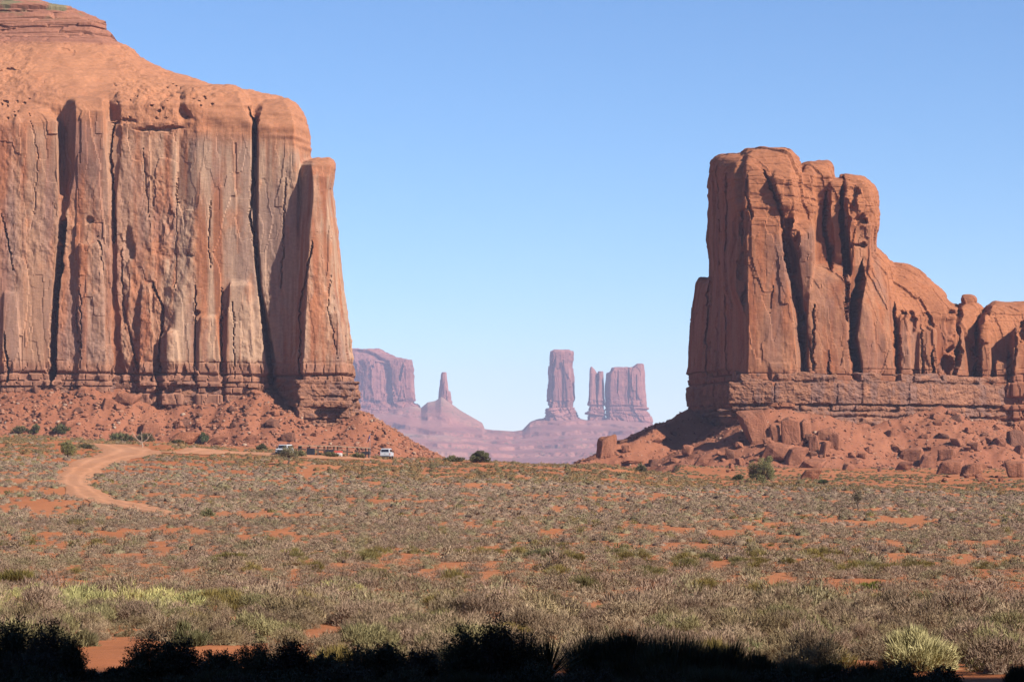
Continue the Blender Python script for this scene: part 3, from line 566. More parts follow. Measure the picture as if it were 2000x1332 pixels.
def far_bench():
    # stepped tableland carrying the far buttes; height falls in ledges towards the viewer
    px = np.linspace(560, 1480, 700); s = np.linspace(0, 1, 420)
    top = np.interp(px, [560,640,760,800,822,835,850,862,878,900,942,946,1000,1020,1035,1047,1062,1130,1145,1185,1262,1276,1320,1480],
                        [790,790,790,790,797,786,783,775,786,802,826,837,841,838,822,817,815,815,818,818,826,836,845,850])
    S, PX = np.meshgrid(s, px, indexing='ij'); TP = np.broadcast_to(top, S.shape)
    D = 4700 + S * 1300
    zt = (HZ - TP) / F * 6000; kk = sst(.72, .99, S); sm = np.interp(px, [560, 760, 900, 1000, 1130, 1260, 1480], [812, 815, 834, 840, 830, 830, 850]); zt = zt * kk + (HZ - sm)[None] / F * 6000 * (1 - kk)
    x = (PX - 1000) / F * D
    sw = S + (fbm(x / 160, 0, 0, 401, 4) - .5) * 0.22 + (fbm(x / 45 + D / 300, D / 70, 0, 402, 4) - .5) * 0.10
    h = np.interp(sw, [0, .12, .13, .30, .315, .46, .475, .60, .615, .74, .76, .86, .875, 1.0], [0, .10, .17, .26, .36, .44, .53, .60, .66, .72, .82, .88, .93, 1.0])
    zb = -56.0; Z = zb + (zt - zb) * h
    # outside the front, melt into the plain
    Z += (fbm(x / 50, D / 50, 0, 405, 4) - .5) * 7 * sst(0, .1, S) * (1 - sst(.85, 1, S))
    V = np.stack([x.ravel(), D.ravel(), Z.ravel()], 1)
    back = V[-len(px):].copy(); back[:, 1] += 300; back[:, 2] -= 6; back2 = back.copy(); back2[:, 1] += 300; back2[:, 2] = -70
    V = np.concatenate([V, back, back2]); nx = len(px); ny = len(s) + 2
    V[:, 0] += 0; a = (np.arange(ny - 1)[:, None] * nx + np.arange(nx - 1)[None]).ravel(); Fc = np.stack([a, a + 1, a + nx + 1, a + nx], 1)
    xx, yy, zz = V.T
    c = lerp3((0.34, 0.125, 0.095), (0.45, 0.20, 0.15), np.clip(fbm(xx / 90, yy / 90, zz / 30, 407, 4) * 2 - .5, 0, 1)) * (.86 + .28 * (vn(xx / 700, 0, zz / 5.5, 416) * .5 + vn(xx / 400, 0, zz / 14, 417) * .5))[:, None]; pale = sst(.45, .7, fbm(xx / 120, yy / 150, 0, 409, 2)) * (1 - sst(-220, -20, xx)) * .5
    c = c * (1 - pale[:, None]) + np.array((0.52, 0.36, 0.25)) * pale[:, None]
    dots = sst(.60, .66, fbm(xx / 5, yy / 9, zz / 3, 411, 3)) * sst(.4, .6, fbm(xx / 120, yy / 120, 0, 412, 2)) * .7
    c = c * (1 - dots[:, None]) + np.array((0.10, 0.11, 0.06)) * dots[:, None]
    o = put("distant_tableland", mesh_np("distant_tableland", V, Fc, c, True), M_BENCH); tag(o, kind="structure")
far_bench()
# ------------------------------------------------------------------ mesa behind the viewer that shades the foreground
def shade_mesa():
    s = SUNV; y0 = -30.0; t = (34.3 - y0) / (-s.y); zt = -3.05 + t * s.z; xo = t * s.x
    nx, nz = 160, 24
    xs = np.linspace(-70, 330, nx)
    top = zt + (fbm(xs / 9, 0, 0, 501, 4) - .5) * 2.4 - 7.0 * sst(xo + 4.9, xo + 6.2, xs)
    U, Wv = np.meshgrid(np.arange(nx), np.linspace(0, 1, nz), indexing='ij')
    X = xs[U]; Z = -6 + (top[U] + 6) * Wv
    Yf = y0 - (1 - Wv) * 0 + (-1) * (np.abs(fbm(X / 8, 0, Z / 60, 503, 3) - .5) * 8) * (Wv < .97)
    Yf = np.minimum(Yf, y0)
    Yb = np.full_like(Yf, -120.0)
    Vf = np.stack([X, Yf, Z], -1).reshape(-1, 3); Vb = np.stack([X, Yb, Z * .97], -1).reshape(-1, 3)
    V = np.concatenate([Vf, Vb]); n = nx * nz
    fc = []
    for i in range(nx - 1):
        for k in range(nz - 1):
            a = i * nz + k; fc.append((a, a + nz, a + nz + 1, a + 1)); fc.append((n + a, n + a + 1, n + a + nz + 1, n + a + nz))
        a = i * nz + nz - 1; fc.append((a, a + nz, n + a + nz, n + a))
    for k in range(nz - 1):
        a = k; fc.append((a, a + 1, n + a + 1, n + a)); a = (nx - 1) * nz + k; fc.append((a, n + a, n + a + 1, a + 1))
    x, y, z = V.T
    c = lerp3(DEEP, ORANGE, fbm(x / 9, y / 9, z / 30, 505, 3))
    root = empty("shading_mesa", (100, -60, -4)); tag(root, "high red mesa behind the viewer whose shadow covers the nearest shrubs", "mesa")
    V = V - np.array(root.location)
    put("cliff", mesh_np("cliff", V, np.array(fc), c, False), M_CLIFF, root)
shade_mesa()

# ------------------------------------------------------------------ road
def ribbon(name, pts, mat, lift=0.05, label=None):
    P = []; Wd = []
    for px, py, w in pts:
        D = D_of(px, py); P.append(((px - 1000) / F * D, D)); Wd.append(w)
    P = np.array(P); Wd = np.array(Wd)
    s = np.concatenate([[0], np.cumsum(np.hypot(*np.diff(P, axis=0).T))]); ss = np.arange(0, s[-1], 0.8)
    # smooth path
    Q = np.stack([np.interp(ss, s, P[:, 0]), np.interp(ss, s, P[:, 1])], 1); ww = np.interp(ss, s, Wd)
    k = np.hanning(25); k /= k.sum()
    Qp = np.pad(Q, ((12, 12), (0, 0)), mode='edge'); Q = np.stack([np.convolve(Qp[:, i], k, 'valid') for i in (0, 1)], 1)
    T = np.gradient(Q, axis=0); T /= np.linalg.norm(T, axis=1)[:, None] + 1e-9; Nn = np.stack([T[:, 1], -T[:, 0]], 1)
    m = 11; u = np.linspace(-1, 1, m)
    wob = 1 + .5 * (fbm(ss / 6, 0, 0, 511, 3) - .5)[:, None]
    XY = Q[:, None, :] + Nn[:, None, :] * (u[None, :, None] * (ww[:, None, None] / 2) * wob[:, :, None])
    XY = XY.reshape(-1, 2); ef = np.repeat(np.clip(np.minimum(ss, ss[-1] - ss) / 9, 0, 1), m); Z = G(XY[:, 0], XY[:, 1]) + (lift + 0.10 * (1 - np.tile(u, len(Q)) ** 4)) * ef - .12 * (1 - ef)
    V = np.column_stack([XY, Z]); n = len(Q)
    a = (np.arange(n - 1)[:, None] * m + np.arange(m - 1)[None]).ravel(); Fc = np.stack([a, a + 1, a + m + 1, a + m], 1)
    uu = np.tile(u, n); rut = np.exp(-((np.abs(uu) - .38) / .13) ** 2) * .26
    c = lerp3((0.60, 0.265, 0.13), (0.68, 0.34, 0.19), fbm(V[:, 0] / 3, V[:, 1] / 8, 0, 513, 3)) * (0.93 + rut)[:, None]
    o = put(name, mesh_np(name, V, Fc, c, True), M_SAND); tag(o, kind="structure")
    return Q, ww
ROADS = [ribbon("dirt_road", [(110,862,5),(170,866,9),(235,872,10),(262,880,9),(225,893,6),(176,910,4.6),(145,930,3.8),(143,948,3.6),(172,969,3.6),(228,985,3.6),(300,998,3.0),(372,1009,1.6)], M_SAND),
         ribbon("dirt_lot", [(255,879,3),(330,886,3.5),(420,882,9),(480,886,11),(560,891,9),(680,895,6),(790,900,3)], M_SAND, 0.09)]
def road_dist(x, y):
    d = np.full(len(x), 1e9)
    for Q, w in ROADS:
        q = Q[::4]; ww = w[::4] / 2
        for i in range(0, len(x), 20000):
            dd = np.hypot(x[i:i+20000, None] - q[None, :, 0], y[i:i+20000, None] - q[None, :, 1]) - ww[None]
            d[i:i+20000] = np.minimum(d[i:i+20000], dd.min(1))
    return d

# ------------------------------------------------------------------ shrubs
def bush_arr(rs, n, w, lump=.3, up=.25, R=.5, H=.45, spread=.9, core=True, minel=0.0, bend=.0):
    ph = rs.uniform(0, 2 * np.pi, n); se = rs.uniform(minel, 1, n) ** spread
    ce = np.sqrt(1 - se ** 2); d = np.stack([np.cos(ph) * ce, np.sin(ph) * ce, se], 1)
    o = rs.uniform(0, 50)
    lf = 1 + lump * 2 * (fbm(d[:, 0] * 2.2 + o, d[:, 1] * 2.2, d[:, 2] * 2.2, 601, 2) - .5) * 1.6
    f0 = rs.uniform(.25, .8, n); f1 = f0 + rs.uniform(.2, .42, n)
    S = np.array([R, R, H]); a = d * S * (f0 * lf)[:, None]; b = d * S * (f1 * lf)[:, None]
    b[:, 2] += up * H * (f1 - f0); b += rs.normal(0, .05, (n, 3)) * R
    a[:, 2] = np.maximum(a[:, 2], 0); b[:, 2] = np.maximum(b[:, 2], .02)
    q = H / np.percentile(b[:, 2], 97); a[:, 2] *= q; b[:, 2] *= q
    r = rs.normal(0, 1, (n, 3)); pr = np.cross(b - a, r); pr /= np.linalg.norm(pr, axis=1)[:, None] + 1e-9; pr *= w / 2 * rs.uniform(.6, 1.4, n)[:, None]
    V = np.stack([a - pr, a + pr, b], 1).reshape(-1, 3); Fc = np.arange(3 * n).reshape(-1, 3)
    cv = np.repeat(rs.uniform(.72, 1.28, n), 3)
    if core:
        k = 8; t = np.linspace(0, 2 * np.pi, k, endpoint=False)
        rr = 1 + .3 * (rs.rand(k) - .5)
        C = [np.stack([np.cos(t) * R * .78 * rr, np.sin(t) * R * .78 * rr, np.zeros(k)], 1), np.stack([np.cos(t) * R * .66 * rr, np.sin(t) * R * .66 * rr, np.full(k, H * .45)], 1), np.array([[0, 0, H * .72]])]
        m = len(V); f = []
        for i in range(k):
            j = (i + 1) % k; f += [(m+i, m+j, m+k+j), (m+i, m+k+j, m+k+i), (m+k+i, m+k+j, m+2*k)]
        V = np.concatenate([V] + C); Fc = np.concatenate([Fc, np.array(f)]); cv = np.concatenate([cv, np.full(2 * k + 1, .8)])
    return V, Fc, cv
def twig_bush(rs, n, w, R=.5, H=.45, L=.2, upw=.5, rnd=.5, lump=.3, core=True, flat=.0):
    nc = 26; ph = rs.uniform(0, 2*np.pi, nc); se = rs.uniform(.0, 1, nc); ce = np.sqrt(1 - se**2); q = rs.uniform(.45, .82, nc)
    C = np.stack([np.cos(ph)*ce*q, np.sin(ph)*ce*q, se*q], 1); cr = rs.uniform(.22, .40, nc) * (1 + lump * (rs.rand(nc) - .5))
    k = rs.randint(0, nc, n); d = rs.normal(0, 1, (n, 3)); d /= np.linalg.norm(d, axis=1)[:, None]; d[:, 2] = np.abs(d[:, 2]) * 1.0 - .15
    p = C[k] + d * (cr[k] * rs.uniform(.3, 1, n) ** .5)[:, None]; p[:, 2] = np.abs(p[:, 2])
    out = p * np.array([1, 1, .6]) + np.array([0, 0, upw]) + rs.normal(0, rnd, (n, 3)); out /= np.linalg.norm(out, axis=1)[:, None]
    S = np.array([R, R, H]); a = p * S; b = a + out * (L * R * rs.uniform(.5, 1.4, n))[:, None]
    a[:, 2] = np.maximum(a[:, 2] - .02, 0); q = H / np.percentile(b[:, 2], 98); a[:, 2] *= q; b[:, 2] *= q
    r = rs.normal(0, 1, (n, 3)); pr = np.cross(b - a, r); pr /= np.linalg.norm(pr, axis=1)[:, None] + 1e-9; pr *= w / 2 * rs.uniform(.6, 1.4, n)[:, None]
    V = np.stack([a - pr, a + pr, b], 1).reshape(-1, 3); Fc = np.arange(3 * n).reshape(-1, 3)
    cv = np.repeat(rs.uniform(.8, 1.2, n) * rs.uniform(.82, 1.18, nc)[k], 3)
    if core:
        cq = .95 if n < 70 else .84 if n < 200 else .74 if n < 500 else .5
        k = 9; t = np.linspace(0, 2 * np.pi, k, endpoint=False); rr = 1 + .3 * (rs.rand(k) - .5)
        Cc = [np.stack([np.cos(t) * R * .78 * rr, np.sin(t) * R * .78 * rr, np.zeros(k)], 1), np.stack([np.cos(t) * R * .70 * rr, np.sin(t) * R * .70 * rr, np.full(k, H * .42)], 1), np.array([[0, 0, H * .74]])]
        m = len(V); f = []
        for i in range(k):
            j = (i + 1) % k; f += [(m+i, m+j, m+k+j), (m+i, m+k+j, m+k+i), (m+k+i, m+k+j, m+2*k)]
        Cc = [q * np.array([cq, cq, cq]) for q in Cc]; V = np.concatenate([V] + Cc); Fc = np.concatenate([Fc, np.array(f)]); cv = np.concatenate([cv, np.full(2 * k + 1, .75)])
    return V, Fc, cv
def scatter(variants, x, y, sx, sz, tint, seed, z=None):
    """bake many bushes of the given variants into arrays"""
    rs = np.random.RandomState(seed); z = G(x, y) if z is None else z
    which = rs.randint(0, len(variants), len(x)); ang = rs.uniform(0, 2 * np.pi, len(x))
    VV, FF, CC = [], [], []; off = 0
    for k, (v, f, cv) in enumerate(variants):
        m = which == k; nb = m.sum()
        if nb == 0: continue
        ca, sa = np.cos(ang[m])[:, None], np.sin(ang[m])[:, None]
        X = (v[None, :, 0] * ca - v[None, :, 1] * sa) * sx[m][:, None] + x[m][:, None]
        Y = (v[None, :, 0] * sa + v[None, :, 1] * ca) * sx[m][:, None] + y[m][:, None]
        Z = v[None, :, 2] * sz[m][:, None] + z[m][:, None] - .03
        VV.append(np.stack([X, Y, Z], -1).reshape(-1, 3)); FF.append((f[None] + (np.arange(nb) * len(v))[:, None, None] + off).reshape(-1, 3))
        CC.append((tint[m][:, None, :] * cv[None, :, None]).reshape(-1, 3)); off += nb * len(v)
    return np.concatenate(VV), np.concatenate(FF), np.concatenate(CC)
SAGE = np.array([(0.27, 0.195, 0.120), (0.32, 0.235, 0.145), (0.235, 0.165, 0.105), (0.26, 0.215, 0.115), (0.29, 0.20, 0.135)]) * np.array((1.47, 1.42, 1.52))
OLIVE = np.array([(0.27, 0.20, 0.065), (0.24, 0.20, 0.08), (0.32, 0.24, 0.09)])
RUST = 1.2 * np.array([(0.29, 0.17, 0.070), (0.24, 0.165, 0.08), (0.31, 0.19, 0.09), (0.22, 0.17, 0.08)])
YEL = np.array([(0.62, 0.54, 0.22), (0.52, 0.48, 0.20)])
rs = np.random.RandomState(11)
def field():
    # jittered grid over the visible wedge
    step = 1.0; pts = []
    y = 33.0
    ys = []
    while y < 470: ys.append(y); y += step
    for y in ys:
        half = y * .225 + 6.5; xx = np.arange(-half, half, step); pts.append(np.stack([xx + rs.uniform(-.5, .5, len(xx)) * step, np.full(len(xx), y) + rs.uniform(-.5, .5, len(xx)) * step], 1))
    P = np.concatenate(pts); x, y = P.T; px = 1000 + x / y * F
    dens = fbm(x / 5, y / 11, 0, 701, 3) * .42 + fbm(x / 1.7, y / 3.4, 0, 703, 2) * .40 + rs.rand(len(x)) * .20
    thr = np.interp(y, [33, 60, 72, 100, 140, 250, 300, 345, 430], [.38, .40, .475, .505, .49, .49, .505, .55, .575])
    thr = thr + np.where((px > 1350) & (y > 330), .12 * sst(330, 400, y), 0)
    rim_l = (px < 700) & (y > 330)
    keep = dens > thr
    keep |= rs.rand(len(x)) < .07
    rd = road_dist(x, y); keep &= rd > rs.uniform(-.3, .6, len(rd))
    keep &= ~((px > 130) & (px < 345) & (y > 33) & (y < 46.2 + 1.2 * np.sin(px / 30)))
    keep &= ~((px > 345) & (px < 760) & (y < 43.0 + 1.8 * np.sin(px / 37)) & (rs.rand(len(x)) < .88))
    keep &= ~((px > 1680) & (px < 1895) & (y < 39.5))
    tal = talus_amount(x, y) - G(x, y); keep &= (tal < -3) 
    g2 = (px > 690) & (px < 1330) & (y > 440); keep &= ~g2
    keep &= ~((y > 430) & (rs.rand(len(x)) < .7))
    x, y, px, rd = x[keep], y[keep], px[keep], rd[keep]
    n = len(x)
    kind = np.zeros(n, int)           # 0 sage, 1 olive, 2 rusty rim brush, 3 yellow
    patch = fbm(x / 7, y / 5, 0, 711, 3)
    rr = rs.rand(n)
    kind[(rr < .028) | ((patch > .66) & (rr < .4) & (y < 130) & (y > 60))] = 1
    rim = sst(285, 330, y - np.interp(px, [0, 400, 800, 1200, 2000], [20, 40, 5, -5, 15]) + 12 * (patch - .5))
    kind[rs.rand(n) < rim * .85] = 2
    yel = (y > 57) & (y < 72) & (px < 720) & (fbm(x / 2.2, y / 3, 0, 713, 2) > .49); kind[yel & (rr < .75)] = 3
    kind[(y < 56) & (patch > .66) & (rr > .5) & (rr < .7)] = 1
    size = rs.lognormal(-.10, .25, n); size *= np.interp(y, [33, 60, 90, 200, 320, 430], [1.05, 1.05, .92, .95, .95, .9]); size = np.clip(size, .45, 1.7)
    size[kind == 1] *= 1.15; size = np.where((kind == 1), np.minimum(size, np.where(y < 58, .8, 1.05)), size); size = np.where(y < 50, np.minimum(size, 1.15), size)
    hgt = size * rs.uniform(.75, 1.15, n) * np.interp(y, [33, 58, 80, 430], [.98, .95, .88, .88])
    tint = np.zeros((n, 3))
    for k, pal in enumerate((SAGE, OLIVE, RUST, YEL)):
        m = kind == k; tint[m] = pal[rs.randint(0, len(pal), m.sum())]
    big = fbm(x / 18, y / 26, 0, 721, 3); tint *= (0.80 + .4 * big + rs.uniform(-.12, .12, n))[:, None]
    near = 1 - sst(60, 75, y); sg = (kind == 0)
    tint[sg] = tint[sg] * (1 + near[sg, None] * np.array((.10, .13, .12)))
    return x, y, px, kind, size, hgt, tint
fx, fy, fpx, fk, fs, fh, ft = field()
LOD = [(33, 62, 1100, .013, .14), (62, 100, 560, .018, .15), (100, 170, 250, .030, .17), (170, 260, 120, .05, .20), (260, 480, 56, .085, .25)]
def lodset(n, w, L, up, H, seed):
    r = np.random.RandomState(seed); return [twig_bush(r, n, w, L=L, upw=up, H=H) for _ in range(7)]
# nearest shrubs: one object each
order = np.argsort(fy); inview = (np.abs(fpx - 1000) < 1030)
ind_sage = [i for i in order if fk[i] == 0 and inview[i]][:290]
ind_oth = [i for i in order if fk[i] in (1,) and inview[i]][:110]
isind = np.zeros(len(fx), bool); isind[ind_sage] = True; isind[ind_oth] = True
def zone(px, names):
    return names[0] if px < 620 else names[1] if px < 1300 else names[2]
def build_individuals():
    r = np.random.RandomState(21)
    sv = []
    for k in range(8):
        v, f, cv = twig_bush(r, 3000, .010, L=.12, upw=.4, rnd=.8, H=.48); pal = SAGE[k % len(SAGE)] * (np.array((1.05, 1.08, 1.05)) if k % 3 else np.array((.92, .98, .84)))
        sv.append(mesh_np("sagebrush", v, f, pal[None] * cv[:, None])); sv[-1].materials.append(M_PLANT)
    ov = []
    for k in range(4):
        v, f, cv = twig_bush(r, 1900, .011, L=.30, upw=1.0, rnd=.4, H=.50); pal = OLIVE[k % len(OLIVE)] * 1.15
        ov.append(mesh_np("snakeweed", v, f, pal[None] * cv[:, None])); ov[-1].materials.append(M_PLANT)
    for idx, meshes, nm, lab, cat, grp in (
        (ind_sage, sv, "sagebrush", ["grey sagebrush clump in the nearest sunlit rows on the left", "grey sagebrush clump in the nearest sunlit rows at the centre", "grey sagebrush clump in the nearest sunlit rows on the right"], "sagebrush", "nearest grey sagebrush clumps"),
        (ind_oth, ov, "snakeweed", ["olive yellow twiggy shrub among grey sagebrush near the front left", "olive yellow twiggy shrub among grey sagebrush near the front centre", "olive yellow twiggy shrub among grey sagebrush near the front right"], "shrub", "nearest olive yellow shrubs")):
        zs = G(fx[idx], fy[idx])
        for j, i in enumerate(idx):
            o = bpy.data.objects.new(nm, meshes[r.randint(len(meshes))]); COL.objects.link(o)
            o.location = (fx[i], fy[i], zs[j] - .03); o.rotation_euler = (0, 0, r.uniform(0, 6.28)); o.scale = (fs[i] * 1.05, fs[i] * 1.05, fh[i] * 1.05)
            tag(o, zone(fpx[i], lab), cat, grp + (" on the left" if fpx[i] < 620 else " at the centre" if fpx[i] < 1300 else " on the right"))
build_individuals()
def build_fields():
    for kinds, nm in (((0,), "sagebrush_cover"), ((1, 3), "yellow_shrub_cover"), ((2,), "dry_brush_cover")):
        VV, FF, CC = [], [], []; off = 0
        for li, (d0, d1, n, w, L) in enumerate(LOD):
            m = (fy >= d0) & (fy < d1) & np.isin(fk, kinds) & ~isind
            if not m.any(): continue
            vs = lodset(n, w, L * (1 if kinds[0] == 0 else 1.4), .4 if kinds[0] == 0 else 1.0, .46 if kinds[0] == 0 else .5, 800 + li)
            v, f, c = scatter(vs, fx[m], fy[m], fs[m], fh[m], ft[m], 900 + li)
            VV.append(v); FF.append(f + off); CC.append(c); off += len(v)
        o = put(nm, mesh_np(nm, np.concatenate(VV), np.concatenate(FF), np.concatenate(CC)), M_PLANT_S); tag(o, kind="stuff")
        print(nm, off // 3)
build_fields()

# named shrubs
def shrub_thing(name, px, py_base, wpx, hpx, col, label, cat, n=1800, w=.02, up=.5, D=None, lump=.35, style="twig", group=None, seed=0, spread=.8):
    D = D or D_of(px, py_base); x = (px - 1000) / F * D; z = float(G([x], [D])[0])
    R = wpx / F * D / 2; H = hpx / F * D
    r = np.random.RandomState(seed + int(px))
    v, f, cv = twig_bush(r, n, max(w * .7, D * .00033), R=R, H=H, L=.13 + .16 * min(up, 1), upw=.3 + .7 * up, rnd=.4)
    o = put(name, mesh_np(name, v, f, np.array(col)[None] * cv[:, None]), M_PLANT, None, (x, D, z - .05))
    return tag(o, label, cat, group)
Y1 = (0.33, 0.26, 0.08); Y2 = (0.43, 0.38, 0.18); GR = (0.27, 0.25, 0.12); DG = (0.17, 0.17, 0.07)
for a in [
 (30,1142,88,36,Y1,"olive mound of brush at the left edge, above the pale yellow shrubs"),
 (447,1098,82,24,Y1,"broad olive mound left of centre, below the road bend"),
 (1060,1090,84,24,(0.30,0.26,0.13),"rounded pale green mound in mid field near the centre"),
 (1205,1146,62,20,Y1,"yellow olive shrub in mid field right of the pale green mound"),
 (1165,1143,36,17,Y1,"small olive shrub touching the left of the yellow olive shrub"),
 (1702,1150,60,20,(0.30,0.30,0.07),"bright yellow green mound in mid field on the right"),
 (1940,1205,88,24,Y1,"olive mound near the right edge, in front of grey brush"),
 (890,1166,96,22,Y1,"long low olive mound by a bare orange patch at the centre"),
 (1410,1180,46,22,Y1,"small olive clump right of centre above the near grey brush"),
 (1560,1190,90,20,Y1,"long olive grass strip right of centre in near grey brush"),
 (730,1128,66,22,(0.30,0.22,0.10),"low brown olive clump beside bare sand left of centre"),
 (380,1182,50,22,Y2,"bright pale yellow bush in the yellow row on the left"),
 (330,1190,110,24,Y1,"long olive yellow bush in the yellow row on the left"),
 (592,1192,44,24,Y2,"pale yellow bush at the right end of the yellow row"),
 (450,1196,20,18,Y2,"tiny round yellow bush in the yellow row"),
 (320,1206,22,18,Y2,"small round lime bush in front of the yellow row"),
 (365,1262,96,58,GR,"large green brown shrub beside the bare orange clearing"),
 (450,1250,60,42,GR,"medium green brown shrub right of the large one by the clearing"),
 (165,1262,60,40,(0.25,0.21,0.11),"brown shrub on the left lip of the bare orange clearing"),
 (705,1262,110,52,(0.24,0.22,0.115),"wide dark green shrub left of the spiky yucca"),
 (1460,1290,150,52,(0.33,0.32,0.15),"wide pale green bush behind the large dark dome"),
 (100,1240,110,46,GR,"soft green shrub in the near brush at the far left"),
 (1900,1240,120,44,(0.26,0.23,0.15),"dark grey brush mound near the right edge of the near rows"),
 (640,1185,60,28,(0.24,0.24,0.15),"grey green bush behind the wide dark green shrub"),
 ]:
    shrub_thing("rabbitbrush", *a[:5], a[5], "shrub", n=2200, up=1.0, seed=7)
shrub_thing("rabbitbrush", 1790, 1322, 170, 84, (0.62, 0.54, 0.27), "biggest pale yellow bush, low on the right above the dark brush", "shrub", n=16000, w=.014, up=.15, D=34.9, lump=.5, seed=3)
for a in [
 (885,901,46,13,(0.15,0.14,0.06),"low green shrub on the rim left of the round bush"),
 (1252,922,22,18,(0.16,0.15,0.08),"small dark green shrub at the foot of the right slope"),
 (1441,938,24,13,(0.12,0.13,0.045),"small green shrub left of the tall green juniper"),
 (1608,944,26,9,(0.14,0.17,0.05),"tiny bright green shrub below the dark-faced boulder"),
 (238,861,66,18,DG,"row of dark green shrubs between the road and the left slope"),
 (285,862,44,18,(0.14,0.12,0.05),"brownish green shrub at the right end of the roadside row"),
 (122,846,42,20,DG,"dark green shrub at the foot of the left slope above the road"),
 (70,846,20,18,DG,"small upright green shrub at the far left slope foot"),
 (38,846,44,14,(0.16,0.14,0.06),"low olive shrub at the far left slope foot"),
 (167,876,32,10,(0.17,0.15,0.07),"low olive shrub beside the road right of the left juniper"),
 (350,866,36,9,(0.15,0.14,0.06),"low green shrub just left of the small roadside juniper"),
 (512,880,24,14,(0.13,0.13,0.06),"small green shrub left of the half-hidden white van"),
 (405,1008,34,18,GR,"olive grey bush on the road's lower edge"),
 (645,893,40,12,(0.23,0.19,0.08),"straw coloured brush in front of the vendor stand panels"),
 (700,895,30,12,(0.23,0.19,0.08),"straw coloured brush just left of the pickup"),
 (585,893,30,14,(0.20,0.18,0.08),"straw coloured brush right of the small roadside tree"),
 ]:
    shrub_thing("desert_shrub", *a[:5], a[5], "shrub", n=900, up=.5, seed=9)

# shaded shrubs nearest to the viewer
def leafy(rs, R, H, n_st, n_lf, lw):
    V = []
    ph = rs.uniform(0, 2*np.pi, n_st); el = rs.uniform(.25, 1.0, n_st)
    d = np.stack([np.cos(ph) * np.sqrt(1 - el**2), np.sin(ph) * np.sqrt(1 - el**2), el], 1)
    L = rs.uniform(.72, 1.12, n_st)
    tips = d * np.array([R, R, H]) * L[:, None]
    base = rs.normal(0, .05, (n_st, 3)) * R; base[:, 2] = 0
    t = rs.uniform(.3, 1, (n_st, n_lf)) ** .6
    P = base[:, None] * (1 - t[..., None]) + tips[:, None] * t[..., None]
    P[..., 2] += .12 * H * np.sin(t * 3.1)
    P += rs.normal(0, 1, P.shape) * np.array([.05, .05, .035]) * max(R, H)
    P = P.reshape(-1, 3); P[:, 2] = np.maximum(P[:, 2], 0.01); n = len(P)
    a = rs.normal(0, 1, (n, 3)); a[:, 2] += .6; a /= np.linalg.norm(a, axis=1)[:, None]; b = np.cross(a, rs.normal(0, 1, (n, 3))); b /= np.linalg.norm(b, axis=1)[:, None]
    s = lw * rs.uniform(.6, 1.5, n)[:, None]
    T = np.stack([P - b * s * .35, P + b * s * .35, P + a * s * 1.6], 1).reshape(-1, 3)
    # stems
    w = .009 * np.cross(d, rs.normal(0, 1, d.shape)); S = np.stack([base - w, base + w, tips * 1.06], 1).reshape(-1, 3)
    V = np.concatenate([T, S]); cv = np.concatenate([np.repeat(rs.uniform(.7, 1.3, n), 3), np.full(len(S), .8)])
    return V, np.arange(len(V)).reshape(-1, 3), cv
